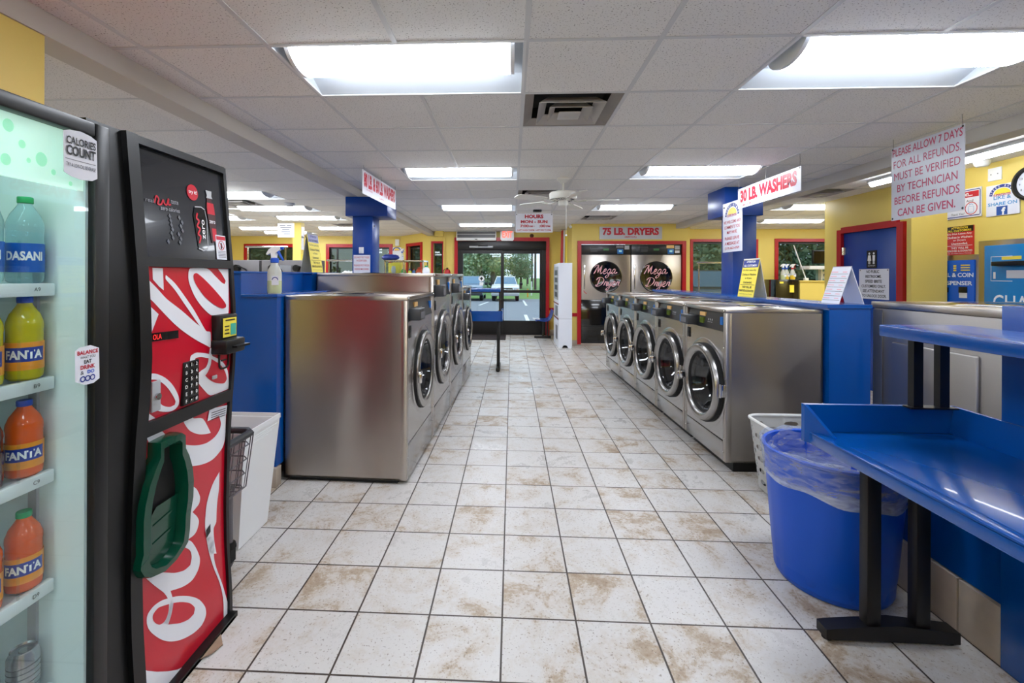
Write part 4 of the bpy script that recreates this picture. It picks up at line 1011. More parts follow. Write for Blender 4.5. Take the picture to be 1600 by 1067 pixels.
# green bottle-shaped delivery hatch
green = noisy(mat('hatch_green', (0, 62, 44), .25, coat=.3), 6, .1)
cy = sum(p[0] for p in BOTTLE) / len(BOTTLE); cz_ = sum(p[1] for p in BOTTLE) / len(BOTTLE)
def inset(k, kz): return [(cy + (y - cy) * k, cz_ + (z - cz_) * kz) for y, z in BOTTLE]
b = MB(); L0, L1, L2, L3 = BOTTLE, inset(.97, .99), inset(.72, .90), inset(.66, .86)
R = [[b.bm.verts.new((Xf(z) + o_, y, z)) for y, z in q] for q, o_ in ((L0, 0), (L0, .025), (L1, .045), (L2, .048), (L3, .004))]
for q in range(4):
    for i in range(len(BOTTLE)):
        j = (i + 1) % len(BOTTLE); b.bm.faces.new((R[q][i], R[q][j], R[q + 1][j], R[q + 1][i]))
ht = b.build('delivery_hatch', green, lo, ang=50)
b = MB(); front_shape(b, inset(.68, .87), .0045); b.build('hatch_opening', mat('hatch_void', (4, 5, 5), .6), ht, False)
P = [p for p in inset(.665, .862) if p[1] < .665]; P = sorted(P, key=lambda p: math.atan2(p[1] - .55, p[0] - cy))
b = MB(); yl, yr = min(p[0] for p in P), max(p[0] for p in P)
P = [p for p in P if p[1] < .64] + [(yl + .205 * 0 + .16, .655), (yl + .06, .655)]; P = sorted(P, key=lambda p: math.atan2(p[1] - .55, p[0] - cy))
front_shape(b, P, .016); 
for e_ in range(2): front_shape(b, [(yl + .05, .60 - .06 * e_), (yr - .03, .612 - .06 * e_), (yr - .03, .606 - .06 * e_), (yl + .05, .594 - .06 * e_)], .020)
b.build('hatch_flap', green, ht, False)
# display window with printed advert
b = MB(); strip_front(b, 1.405, 1.85, 1.482, 1.848, .0, .03); ad = b.build('display_panel', noisy(mat('display_black', (34, 36, 42), .18, coat=.4), 5, .2), t)
au, av = V((0, 1, 0)), V((-.088, 0, 1)).normalized(); ac = V((Xf(1.66) + .0015, 1.62, 1.66))
b = MB(); disc2d(b, ac, au, av, .045, .075, .030); q = b.build('red_disc', coke_red, ad, False)
lettering(q, white_ink, ac, au, av, [('try it!', .045, .075, .044, .018, .02)], 'disc_lettering', .002)
lettering(ad, mat('faded_print', (150, 150, 156), .4), ac, au, av, [('real', -.165, .012, .034, .014), ('taste', -.052, .022, .035, .014), ('zero calories', -.075, -.006, .09, .015, .01)], 'advert_lettering')
b = MB(); pts = spline([(-.145, .005), (-.135, .03), (-.125, .022), (-.13, .005), (-.115, .006), (-.105, .022), (-.1, .01), (-.09, .008), (-.08, .03), (-.082, .01), (-.07, .012)]); stroke2d(b, ac, au, av, pts, .006); b.build('red_script', coke_red, ad, False)
b = MB()
shape2d(b, ac, au, av, [(.05, .02), (.10, .02), (.112, .0), (.105, -.13), (.08, -.14), (.055, -.13), (.04, -.01)]); cn = b.build('printed_can', black_gloss, ad, False)
b = MB(); stroke2d(b, ac, au, av, [(.05, .022), (.085, .026), (.105, .018)], .004, .002); stroke2d(b, ac, au, av, [(.055, -.135), (.08, -.142), (.105, -.132)], .006, .002); stroke2d(b, ac, au, av, [(.105, .015), (.113, -.02), (.108, -.125)], .003, .002); b.build('can_highlight', lt_grey, cn, False)
lettering(cn, white_ink, ac, (-0.087, 0, .996), (0, -1, 0), [('zero', -.06, -.09, .075, .016, .01)], 'can_word', .002)
b = MB(); stroke2d(b, ac, au, av, spline([(.062, .0), (.055, -.02), (.068, -.03), (.056, -.05), (.07, -.06), (.058, -.08), (.07, -.09), (.06, -.115)]), .008, .002); b.build('can_script', coke_red, cn, False)
b = MB(); shape2d(b, ac, au, av, [(.125, .075), (.15, .075), (.152, .06), (.168, .03), (.168, -.02), (.165, -.10), (.135, -.11), (.125, -.02), (.118, .03), (.124, .06)]); bt = b.build('printed_bottle', noisy(mat('printed_cola', (60, 14, 18), .3), 9, .3), ad, False)
b = MB(); shape2d(b, ac, au, av, [(.120, .098), (.155, .098), (.152, .078), (.157, .068), (.12, .068), (.125, .078)], .002); b.build('bottle_cap', lt_grey, bt, False)
b = MB(); shape2d(b, ac, au, av, [(.122, .05), (.16, .05), (.166, .005), (.12, .005)], .002); shape2d(b, ac, au, av, [(.14, -.05), (.166, -.05), (.166, -.10), (.142, -.10)], .002); b.build('bottle_label', coke_red, bt, False)
lettering(bt, white_ink, ac, au, av, [('zero', .146, -.025, .034, .012, .01)], 'bottle_word', .002)
b = MB(); rr = random.Random(5)
for x0 in (-.085, -.035):
    for k in range(7): 
        x, y = x0 + rr.uniform(-.012, .014), -.03 - k * .015; shape2d(b, ac, au, av, [(x - .006, y), (x, y + .009), (x + .007, y - .002), (x + .002, y - .01)])
b.build('splash_print', mat('splash_grey', (98, 100, 106), .4), ad, False)
b = MB(); board(b, (Xf(1.535) + .004, 1.808, 1.537), au, av, .062, .098, .002); st = b.build('warning_sticker', sign_white, ad, False)
sc_ = V((Xf(1.535) + .004, 1.808, 1.537))
b = MB(); shape2d(b, sc_, au, av, [(-.028, .030), (.028, .030), (.028, .045), (-.028, .045)]); b.build('sticker_band', red_ink, st, False)
b = MB(); stroke2d(b, sc_, au, av, [(.018 * math.cos(k * PI / 12), .008 + .018 * math.sin(k * PI / 12)) for k in range(25)], .003); stroke2d(b, sc_, au, av, [(-.012, .02), (.012, -.004)], .003); b.build('sticker_ring', red_ink, st, False)
b = MB(); shape2d(b, sc_, au, av, [(-.005, -.006), (.003, -.006), (.006, .008), (.002, .02), (-.004, .018)], .0008)
for k in range(5): stroke2d(b, sc_, au, av, [(-.024, -.016 - k * .006), (.024, -.016 - k * .006)], .0018)
b.build('sticker_print', black_ink, st, False)
# selection hardware
b = MB(); front_shape(b, [(1.425, 1.236), (1.545, 1.232), (1.545, 1.205), (1.425, 1.209)], .004); ld = b.build('led_display', black_gloss, up, False)
lettering(ld, mat('led_red', (255, 40, 40), .4, emit=1.0), (Xf(1.22) + .005, 1.447, 1.222), *XP, [('OLA', 0, 0, .036, .017)], 'led_digits')
kc = V((Xf(1.035) + .006, 1.612, 1.036)); b = MB(); b.box(Xf(1.035) - .02, Xf(1.035) + .008, 1.572, 1.652, .958, 1.113, .003); kp = b.build('keypad', black, up)
rows = [('A', '1', '2'), ('B', '3', '4'), ('C', '5', '6'), ('D', '7', '8'), ('E', '9', '0'), ('F', '*', '#')]
b = MB()
for i in range(6):
    for j in (0, 1): b.box(Xf(1.035) + .006, Xf(1.035) + .0095, 1.602 + j * .025, 1.623 + j * .025, 1.091 - i * .0255, 1.110 - i * .0255, .001)
b.build('keys', black_gloss, kp)
lettering(kp, white_ink, (Xf(1.035) + .0092, 1.612, 1.036), *XP, [(ch, -.029 + .026 * j, .0645 - .0255 * i, None, .0125 if ch not in '*' else .006, .02) for i, r_ in enumerate(rows) for j, ch in enumerate(r_)], 'key_legends')
b = MB(); x_ = Xf(1.2); b.box(x_ - .02, x_ + .035, 1.728, 1.838, 1.155, 1.268, .005); b.box(x_ - .02, x_ + .065, 1.722, 1.845, 1.115, 1.172, .008); b.box(x_, x_ + .085, 1.755, 1.845, 1.138, 1.146); ba = b.build('bill_acceptor', black, up)
b = MB(); board(b, (x_ + .038, 1.783, 1.217), *XP, .085, .075, .002); bi = b.build('bill_label', card_yellow, ba, False)
b = MB(); board(b, (x_ + .0395, 1.803, 1.208), *XP, .035, .045, .001); b.build('bill_picture', mat('bill_teal', (70, 170, 150), .4), bi, False)
b = MB()
for y, z, w_ in ((1.783, 1.246, .06), (1.762, 1.222, .028), (1.762, 1.208, .024), (1.762, 1.194, .028)): board(b, (x_ + .0395, y, z), *XP, w_, .005, .001)
b.build('bill_print', black_ink, bi, False)
b = MB(); x_ = Xf(1.09); pts = spline([(1.772, 1.125), (1.80, 1.132), (1.828, 1.125), (1.83, 1.09), (1.826, 1.055), (1.80, 1.048), (1.775, 1.055), (1.77, 1.09), (1.772, 1.125)], 4); b.tube([(x_ + .004, y, z) for y, z in pts[:-1]], .004, 6, closed=True); b.box(x_, x_ + .005, 1.785, 1.818, 1.078, 1.084); b.build('coin_slot', black, up)
b = MB(); b.box(x_ + .004, x_ + .01, 1.725, 1.752, 1.018, 1.033, .003); b.build('return_button', lt_grey, up)
b = MB(); x_ = Xf(1.03); b.box(x_, x_ + .008, 1.43, 1.467, .977, 1.077, .003); lk = b.build('lock_plate', lt_grey, up)
b = MB(); b.cyl((x_, 1.449, 1.026), (x_ + .016, 1.449, 1.026), .011, seg=16); b.build('lock_barrel', chrome, lk)

# ================================================================== glass-front cooler
liner = noisy(mat('cooler_liner', (214, 228, 228), .4), 4, .03)
t = thing('drinks_cooler', 'black glass-front drinks cooler full of bottles at the left edge', 'drinks cooler', (-1.5, .75, 0))
CX = -1.148   # front plane
b = MB(); b.box(-1.92, -1.90, .25, 1.235, .06, 1.834); b.box(-1.92, -1.17, 1.205, 1.238, .06, 1.834); b.box(-1.92, -1.17, .25, .28, .06, 1.834); b.box(-1.92, -1.17, .25, 1.238, 1.81, 1.834); b.box(-1.92, -1.17, .25, 1.238, .06, .12); b.build('cabinet', black, t, False)
b = MB(); b.box(-1.898, -1.885, .28, 1.205, .12, 1.81); b.box(-1.885, -1.16, 1.192, 1.204, .12, 1.81); b.box(-1.885, -1.16, .28, .292, .12, 1.81); b.box(-1.885, -1.18, .28, 1.2, 1.795, 1.81); b.box(-1.885, -1.18, .28, 1.2, .12, .132); b.build('liner', liner, t, False)
b = MB(); b.box(-1.17, CX + .01, 1.200, 1.245, .03, 1.84, .006); b.box(-1.17, CX + .01, .245, .30, .03, 1.84, .006); b.box(-1.17, CX + .01, .30, 1.20, 1.80, 1.84, .006); b.box(-1.17, CX + .01, .30, 1.20, .03, .13, .006); df = b.build('door_frame', black, t)
b = MB(); b.box(-1.156, -1.150, .298, 1.202, .128, 1.802); b.build('glass', cooler_glass, t, False)
head_mat = mat('backlit_header', (206, 240, 222), .5, emit=.55); 
b = MB(); b.box(-1.176, -1.166, .30, 1.198, 1.652, 1.802); hd = b.build('header_panel', head_mat, t, False)
b = MB(); hc = V((-1.166, 1.08, 1.72)); rr = random.Random(4)
for x, y, r in ((.0, -.01, .014), (-.045, .015, .008), (-.075, .05, .012), (-.08, -.03, .011), (.03, -.035, .006), (.075, -.055, .005), (-.03, -.02, .005)): disc2d(b, hc, *XP, x, y, r, .001, 18, r * 1.25)
b.build('droplet_print', mat('droplet_green', (150, 214, 178), .3, emit=.7), hd, False)
b = MB(); board(b, (-1.165, .955, 1.735), *XP, .05, .03, .001); b.build('red_print', mat('header_red', (230, 60, 50), .4, emit=.7), hd, False)
for tx, tz in ((-1.21, 1.785),):
    b = MB(); b.cyl((tx, .32, tz), (tx, 1.18, tz), .011, seg=10); b.build('light_tube', lens_case, t)
b = MB(); b.cyl((-1.19, .33, .2), (-1.19, .33, 1.62), .011, seg=10); b.build('light_tube', lens_case, t)
shelf_z = (1.38, 1.129, .878, .583, .30)
wire_w = noisy(mat('coated_shelf', (222, 228, 228), .4), 5, .03)
for i, z in enumerate(shelf_z):
    b = MB(); b.box(-1.86, -1.25, .32, 1.183, z + .006, z + .014); b.box(-1.253, -1.235, .32, 1.183, z - .012, z + .022, .003); sh = b.build('shelf', wire_w, t)
    b = MB()
    for y in (.45, .60, .74, .893, .993, 1.092): b.box(-1.24, -1.235, y + .0, y + .004, z + .022, z + .13)
    b.build('divider', clear_glass, sh, False)
    lettering(sh, black_ink, (-1.235, 1.135, z + .006), *XP, [(('A9', 'B9', 'C9', 'D9', 'E9')[i], 0, 0, .016, .010)], 'slot_number')
b = MB()
for x in (-1.30, -1.7): b.box(x - .012, x + .012, 1.184, 1.194, .14, 1.43)
b.build('shelf_standard', lt_grey, t)
silver = noisy(mat('silver_sticker', (196, 196, 202), .3, .4), 5, .05)
CAL = [(1.105, 1.79), (1.122, 1.797), (1.153, 1.801), (1.181, 1.797), (1.199, 1.789), (1.201, 1.687), (1.186, 1.678), (1.154, 1.674), (1.127, 1.678), (1.107, 1.686)]
b = MB(); b.flat([(-1.1490, y, z) for y, z in CAL]); b.poly([(-1.1499, y, z) for y, z in CAL], (.0008, 0, 0)); s_ = b.build('calories_sticker', silver, t, False)
# the sticker laps over the frame, so it sits just in front of it
s_.location.x += .0145
lettering(s_, black_ink, (-1.1485, 1.153, 1.735), *XP, [('CALORIES', 0, .036, .082, .020, .02), ('COUNT', .0, .010, .082, .026, .03), ('TRY A LOW-CAL BEVERAGE', 0, -.027, .082, .010)], 'sticker_lettering')
b = MB(); board(b, (-1.1484, 1.153, 1.722), *XP, .084, .0015, .0004); b.build('sticker_rule', grey_plastic, s_, False)
BAL = [(1.139, 1.225), (1.152, 1.233), (1.183, 1.235), (1.208, 1.224), (1.21, 1.14), (1.192, 1.131), (1.167, 1.131), (1.14, 1.145)]
b = MB(); b.poly([(-1.1499, y, z) for y, z in BAL], (.0008, 0, 0)); s_ = b.build('balance_sticker', sign_white, t, False); s_.location.x += .0145
lettering(s_, red_ink, (-1.1490, 1.174, 1.184), *XP, [('BALANCE', 0, .034, .060, .011, .03), ('DRINK', 0, -.005, .042, .011, .03)], 'pink_words')
lettering(s_, black_ink, (-1.1490, 1.174, 1.184), *XP, [('WHAT YOU', 0, .021, .044, .007), ('EAT', 0, .009, .022, .010, .03), ('&', -.016, -.019, None, .010)], 'black_words')
lettering(s_, mat('sticker_blue', (40, 90, 200), .4), (-1.1490, 1.174, 1.184), *XP, [('DO', .009, -.019, .02, .010, .03)], 'blue_word')
b = MB()
for k in range(3): stroke2d(b, (-1.1490, 1.174, 1.184), *XP, [(-.014 + .014 * k + .0065 * math.cos(a * PI / 8), -.036 + .0065 * math.sin(a * PI / 8)) for a in range(17)], .003)
b.build('three_rings', blue_ink, s_, False)

# bottles and cans, each a thing of its own ----------------------------------------
def bottle(name, label, x, y, z, h, r, liquid, cap, lab, lab_col, words=None, wcol=None, lab_z=(.13, .46), group=None, alt=None):
    t = thing(name, label, 'bottle', (x, y, z), group)
    pr = [(0, .004), (.78, .0), (.96, .03), (1, .08), (1, .30), (.97, .34), (.97, .60), (1, .64), (.97, .70), (.80, .79), (.55, .86), (.40, .905), (.36, .93), (.36, .955), (0, .955)]
    b = MB(); b.lathe([(a * r, z + c * h) for a, c in pr], (x, y, 0), 'Z', 28); b.build('body', liquid, t)
    b = MB(); b.lathe([(0, z + h), (.40 * r, z + h), (.43 * r, z + h * .99), (.43 * r, z + .93 * h), (.40 * r, z + .925 * h)], (x, y, 0), 'Z', 20); b.build('cap', cap, t)
    b = MB(); b.lathe([(r * .99, z + lab_z[0] * h), (r * 1.012, z + lab_z[0] * h), (r * 1.012, z + lab_z[1] * h), (r * .99, z + lab_z[1] * h)], (x, y, 0), 'Z', 36); lb = b.build('label', lab, t)
    if words:
        # lettering wrapped round the label, centred on the side facing the aisle
        bb = MB(); text_bm(bb.bm, words, (0, 0, 0), (1, 0, 0), (0, 1, 0), r * 2.0, h * .105, .04)
        zc = z + (lab_z[0] + lab_z[1]) / 2 * h + .02 * h
        a0 = math.radians(-44)
        for v in bb.bm.verts:
            a = a0 + v.co.x / r; v.co = V((x + r * 1.03 * math.cos(a), y + r * 1.03 * math.sin(a), zc + v.co.y))
        if alt:
            b2 = MB(); n = 14; q = [(a0 + (-1.15 + 2.3 * i / n), zc) for i in range(n + 1)]
            A = [b2.bm.verts.new((x + r * 1.02 * math.cos(a), y + r * 1.02 * math.sin(a), zz - .085 * h)) for a, zz in q]; B = [b2.bm.verts.new((x + r * 1.02 * math.cos(a), y + r * 1.02 * math.sin(a), zz + .085 * h)) for a, zz in q]
            for i in range(n): b2.bm.faces.new((A[i], A[i + 1], B[i + 1], B[i]))
            b2.build('label_patch', alt, lb, False)
        bb.build('label_lettering', wcol, lb, False)
    return t
def drink(nm, rgb, al):
    m = mat(nm, rgb, .08, coat=.6); bsdf(m).inputs['Transmission Weight'].default_value = al; bsdf(m).inputs['IOR'].default_value = 1.2; return m
water = drink('water_bottle_plastic', (205, 236, 242), .9); yel = drink('yellow_soda', (214, 200, 20), .25); org = drink('orange_soda', (236, 96, 20), .2); cola = drink('dark_red_soda', (70, 16, 18), .1)
green_cap = noisy(mat('green_cap', (0, 150, 90), .4), 8, .05); blue_cap = noisy(mat('blue_cap', (20, 70, 190), .4), 8, .05)
blue_lab = noisy(mat('water_label', (20, 90, 180), .35), 30, .25); or_lab = noisy(mat('orange_label', (240, 150, 40), .35), 40, .25); patch = mat('label_blue_patch', (28, 56, 150), .35)
SPY = (1.143, 1.045, .945, .845)
lv = [('water', (1.402, .226), water, green_cap, blue_lab, 'DASANI', white_ink, None, 'clear water bottle with green cap'),
      ('yellow', (1.151, .216), yel, blue_cap, or_lab, 'FANTA', white_ink, patch, 'yellow soda bottle with blue cap'),
      ('orange', (.90, .196), org, blue_cap, or_lab, 'FANTA', white_ink, patch, 'orange soda bottle with blue cap'),
      ('orange2', (.605, .20), org, green_cap, or_lab, 'FANTA', white_ink, patch, 'orange soda bottle with green cap')]
pos = ['rightmost', 'second from right', 'third from right']
rown = ['top', 'second', 'third', 'fourth']
for i, (k_, (z, h), liq, cp_, lb_, wd, wc, al, ds) in enumerate(lv):
    for j in range(3):
        l2 = liq; ds2 = ds
        if k_ == 'orange' and j >= 1: l2, ds2 = cola, 'dark red soda bottle with blue cap'
        bottle('soda_bottle' if i else 'water_bottle', '%s, %s, %s shelf' % (ds2, pos[j], rown[i]), -1.277, SPY[j] , z - .0005 + .0, h, .0375, l2, cp_, lb_ if l2 is not cola else cola, lab_col=None, words=wd if l2 is not cola else None, wcol=wc, alt=al, group='bottles on the %s cooler shelf' % rown[i])
can_s = noisy(mat('silver_can', (176, 178, 182), .25, .9), 22, .25)
for j in range(3):
    x, y, z = -1.277, SPY[j], .322
    t = thing('soda_can', 'silver drinks can, %s on the bottom shelf of the cooler' % pos[j], 'can', (x, y, z), 'cans on the bottom cooler shelf')
    b = MB(); b.lathe([(0, z + .006), (.024, z), (.033, z + .012), (.033, z + .105), (.027, z + .118), (.027, z + .122), (.025, z + .117), (0, z + .115)], (x, y, 0), 'Z', 28); cb = b.build('body', can_s, t)
    b = MB(); b.lathe([(0, z + .1185), (.011, z + .1185), (.012, z + .116)], (x + .006, y, 0), 'Z', 14, sx=1.4); b.build('pull_tab', chrome, t)
    b = MB()
    for q in range(5): b.lathe([(.0332, z + .03 + q * .014), (.0334, z + .031 + q * .014), (.0332, z + .032 + q * .014)], (x, y, 0), 'Z', 24)
    b.build('can_print', dark_grey, cb)
# ================================================================== hanging signs
string = mat('sign_wire', (150, 148, 146), .5, .5)
def hang(t, pts, z1=CH):
    b = MB()
    for x, y, z in pts: b.tube([(x, y, z - .012), (x + .004, y + .003, (z + z1) / 2), (x, y, z1)], .0022, 6)
    b.build('hanging_wire', string, t)
def grom(t, c, u, v, pts):
    b = MB()
    for x, y in pts: disc2d(b, c, u, v, x, y, .008, .0006, 14)
    b.build('grommet', black, t, False)
def sign(name, label, cat, c, uv, w, h, m=sign_white, t=.005, group=None):
    q = thing(name, label, cat, c, group); b = MB(); board(b, c, *uv, w, h, t); b.build('panel', m, q, False); return q
c = V((2.51, 4.66, 2.289)); s = sign('hanging_sign', 'white hanging sign reading 30 LB. WASHERS in red', 'sign', c, XN, 1.11, .216)
lettering(s, red_ink, c, *XN, [('30 LB. WASHERS', .0, .018, 1.0, .135, .055), ('(MEDIUM)', -.36, -.083, .20, .024, .01)]); grom(s, c, *XN, [(-.54, .095), (0, .095), (.54, .095)])
hang(s, [(2.51, 4.12, 2.395), (2.51, 4.66, 2.395), (2.51, 5.2, 2.395)])
th = math.atan2(.04, 1.09); uu = V((math.sin(th), math.cos(th), 0)); c = V((-1.437, 4.95, 2.345)); s = sign('hanging_sign', 'white hanging sign reading 80 LB. & 60 LB. WASHERS in red', 'sign', c, (uu, V((0, 0, 1))), 1.11, .235)
lettering(s, red_ink, c, uu, (0, 0, 1), [('80 LB. & 60 LB. WASHERS', 0, .03, 1.04, .15, .055), ('(X-LARGE)', -.36, -.062, .18, .022), ('(LARGE)', .03, -.085, .16, .022)]); hang(s, [(-1.457, 4.42, 2.46), (-1.437, 4.95, 2.46), (-1.42, 5.48, 2.46)])
ud = V((2.962 - 2.983, 3.143 - 3.745, 0)).normalized(); c = V((2.9725, 3.444, 2.156)); s = sign('hanging_sign', 'large grey-white hanging sign about allowing 7 days for all refunds', 'sign', c, (ud, V((0, 0, 1))), .606, .568, sign_grey, .004)
lettering(s, mat('pinkish_red_lettering', (176, 52, 88), .4), c, ud, (0, 0, 1), [('PLEASE ALLOW 7 DAYS', 0, .238, .58, .058, .012), ('FOR ALL REFUNDS.', 0, .145, .56, .058, .0), ('MUST BE VERIFIED', 0, .052, .55, .058, .0), ('BY TECHNICIAN', .005, -.042, .50, .058, .006), ('BEFORE REFUNDS', .0, -.135, .54, .058, .008), ('CAN BE GIVEN.', .0, -.228, .48, .058, .012)])  # all refund lines in one red, pinker than the other signs' lettering
grom(s, c, ud, V((0, 0, 1)), [(-.29, .27), (.29, .27), (-.29, -.27), (.29, -.27)]); hang(s, [(2.982, 3.73, 2.44), (2.963, 3.16, 2.44)])
c = V((2.54, 5.415, 2.008)); s = sign('hanging_sign', 'white sign with arch emblem inviting comments, beside the right blue column', 'sign', c, XN, .46, .58)
arch_emblem(s, c, *XN, 0, .13, .15)
lettering(s, red_ink, c, *XN, [('WE WELCOME ANY', 0, .06, .41, .036, .015), ('COMMENTS YOU', 0, .0, .37, .036, .015), ('MAY HAVE.', 0, -.06, .24, .036, .015), ('PLEASE LEAVE', 0, -.13, .34, .036, .015), ('A MESSAGE AT', 0, -.19, .35, .036, .015), ('(219) 663-4769', 0, -.25, .34, .036, .015)])
b = MB(); b.cyl((2.535, 5.60, 2.25), (2.56, 5.64, 2.25), .01, seg=10); b.build('mount', black, s)
c = V((.33, 6.9, 2.224)); s = sign('hanging_sign', 'white hanging sign with opening hours MON - SUN in the middle of the aisle', 'sign', c, YN, .555, .285)
lettering(s, red_ink, c, *YN, [('HOURS', .0, .098, .28, .058, .05), ('MON - SUN', 0, .020, .40, .045, .05), ('7:00', -.145, -.045, .13, .042, .04), ('AM', -.05, -.05, .06, .028, .03), ('-', .0, -.046, .02, .006), (':00', .125, -.045, .09, .042, .04), ('PM', .21, -.05, .06, .028, .03), ('LAST WASH 7:00PM  LAST DRY 7:15PM', 0, -.108, .50, .026, .02)])
grom(s, c, *YN, [(-.262, .128), (.262, .128)]); hang(s, [(.068, 6.9, 2.36), (.592, 6.9, 2.36)])
t = thing('door_sensor', 'small black sensor under the ceiling above the hours sign', 'sensor', (.41, 7.5, CH)); b = MB(); b.box(.34, .48, 7.45, 7.55, CH - .035, CH - .0, .01); b.build('case', black, t); b = MB(); b.sphere((.37, 7.448, CH - .02), .012, 10); b.sphere((.45, 7.448, CH - .02), .012, 10); b.build('eye', black_gloss, t)
c = V((2.425, 9.489, 2.318)); s = sign('wall_sign', 'grey sign reading 75 LB. DRYERS above the two big dryers', 'sign', c, YN, 1.266, .258, sign_grey, .01)
lettering(s, red_ink, c, *YN, [('75 LB. DRYERS', .0, .03, 1.14, .155, .05), ('(MEGA)', 0, -.085, .24, .036, .02)])
c = V((-4.04, 8.0, 2.225)); s = sign('hanging_sign', 'small pale notice hanging in the left half beside the yellow pillar', 'sign', c, YN, .30, .25, sign_white)
b = MB()
for k, (w_, x) in enumerate(((.11, -.06), (.09, .06), (.2, 0), (.14, 0), (.16, 0), (.12, .02))): stroke2d(b, c, *YN, [(x - w_ / 2, .085 - (0 if k < 2 else (k - 1) * .036)), (x + w_ / 2, .085 - (0 if k < 2 else (k - 1) * .036))], .014)
b.build('faint_print', grey_plastic, s, False); hang(s, [(-4.17, 8.0, 2.35), (-3.91, 8.0, 2.35)])

# signs on the right-hand wall
def wsign(name, label, y0, y1, z0, z1, m=sign_white): 
    c = V((4.489, (y0 + y1) / 2, (z0 + z1) / 2)); return c, sign(name, label, 'sign', c, XN, y1 - y0, z1 - z0, m, .008)
c, s = wsign('wall_sign', 'white sign asking to like and share, with blue square logo, on the right wall', 4.267, 4.552, 2.004, 2.29)
arch_emblem(s, c, *XN, 0, .045, .10)
lettering(s, cyan_ink, c, *XN, [('LIKE &', .0, .022, .15, .034, .02), ('SHARE ON', 0, -.035, .25, .032, .02)])
b = MB(); shape2d(b, c, *XN, [(-.05, -.14), (.045, -.14), (.045, -.06), (-.05, -.06)]); q = b.build('blue_square', mat('logo_blue', (40, 84, 160), .4), s, False)
lettering(q, white_ink, c, *XN, [('f', .012, -.105, .034, .068, .05)], 'letter_f', .0024)
c, s = wsign('wall_sign', 'white sign with red band and blue border half hidden by the refunds sign', 4.598, 5.0, 2.022, 2.305)
b = MB()
P = [(-.185, -.125), (.185, -.125), (.192, -.115), (.192, .115), (.185, .125), (-.185, .125), (-.192, .115), (-.192, -.115), (-.185, -.125)]; stroke2d(b, c, *XN, P, .008); b.build('blue_border', blue_ink, s, False)
b = MB(); shape2d(b, c, *XN, [(-.18, .055), (.18, .055), (.18, .112), (-.18, .112)]); q = b.build('red_band', red_ink, s, False); lettering(q, white_ink, c, *XN, [('on...', .07, .083, .10, .034, .03, .2)], 'band_lettering', .0024)
lettering(s, black_ink, c, *XN, [('rs And', .07, .02, .11, .024), ('e', -.0, -.02, .015, .018), ('Thank You!', -.03, -.098, .14, .022, 0, .3)])
b = MB(); stroke2d(b, c, *XN, [(.105 + .058 * math.cos(a * PI / 12), -.055 + .058 * math.sin(a * PI / 12)) for a in range(25)], .008); q = b.build('red_ring', red_ink, s, False)
b = MB(); stroke2d(b, c, *XN, [(.08, -.095), (.08, -.035), (.13, -.035), (.13, -.095), (.08, -.095)], .004); stroke2d(b, c, *XN, [(.085, -.02), (.105, -.012), (.125, -.02)], .006); b.build('washer_pictogram', cyan_ink, q, False)
c, s = wsign('wall_sign', 'red sign with black heading ATTENTION ALL CUSTOMERS on the right wall', 4.67, 4.95, 1.658, 1.945, noisy(mat('red_sign_board', (206, 48, 48), .4), 5, .04))
b = MB(); shape2d(b, c, *XN, [(-.14, .085), (.14, .085), (.14, .143), (-.14, .143)]); q = b.build('black_heading', black, s, False)
lettering(q, yellow_ink, c, *XN, [('ATTENTION', 0, .127, .17, .02, .03), ('ALL CUSTOMERS', 0, .1, .24, .02, .03)], 'heading_lettering', .0024)
lettering(s, white_ink, c, *XN, [('Do Not Leave Any', 0, .066, .25, .022, .02), ('Clothes in Washers', 0, .034, .26, .022, .02), ('or Dryers', 0, .002, .13, .022, .02), ('Unattended.', 0, -.03, .17, .022, .02), ('THEY WILL BE', 0, -.074, .18, .02, .02), ('REMOVED & DONATED', 0, -.104, .26, .02, .02), ('(By the Next Store Closing)', 0, -.13, .24, .012)])
b = MB(); shape2d(b, c, *XN, [(-.13, -.054), (.13, -.054), (.13, -.05), (-.13, -.05)]); b.build('rule', white_ink, s, False)
c = V((4.494, 6.0, 1.345)); c = V((4.494, 5.91, 1.345)); s = sign('door_sign', 'white sign NO PUBLIC RESTROOMS on the blue restroom door', 'sign', c, XN, .47, .375, sign_white, .004)
lettering(s, black_ink, c, *XN, [('NO PUBLIC', -.01, .155, .20, .036, .02), ('RESTROOMS.', .0, .095, .25, .036, .02), ('SPEED BRITE', .0, .034, .26, .036, .02), ('CUSTOMERS ONLY.', .0, -.027, .38, .036, .02), ('SEE ATTENDANT', .0, -.087, .34, .036, .02), ('TO UNLOCK DOOR.', .01, -.147, .38, .036, .02)]); grom(s, c, *XN, [(.215, .172), (-.215, .172)])
c = V((4.494, 5.94, 1.655)); s = sign('restroom_plaque', 'small black restroom plaque with two white figures on the blue door', 'sign', c, XN, .155, .22, black, .004)
b = MB()
for x, sk in ((-.035, 1), (.035, 0)):
    disc2d(b, c, *XN, x, .072, .014); shape2d(b, c, *XN, [(x - .02, .05), (x + .02, .05), (x + (.03 if sk else .018), -.02), (x - (.03 if sk else .018), -.02)]); shape2d(b, c, *XN, [(x - .014, -.02), (x - .003, -.02), (x - .003, -.06), (x - .014, -.06)]); shape2d(b, c, *XN, [(x + .003, -.02), (x + .014, -.02), (x + .014, -.06), (x + .003, -.06)])
b.build('figures', white_ink, s, False); lettering(s, white_ink, c, *XN, [('RESTROOM', 0, -.082, .11, .014)])
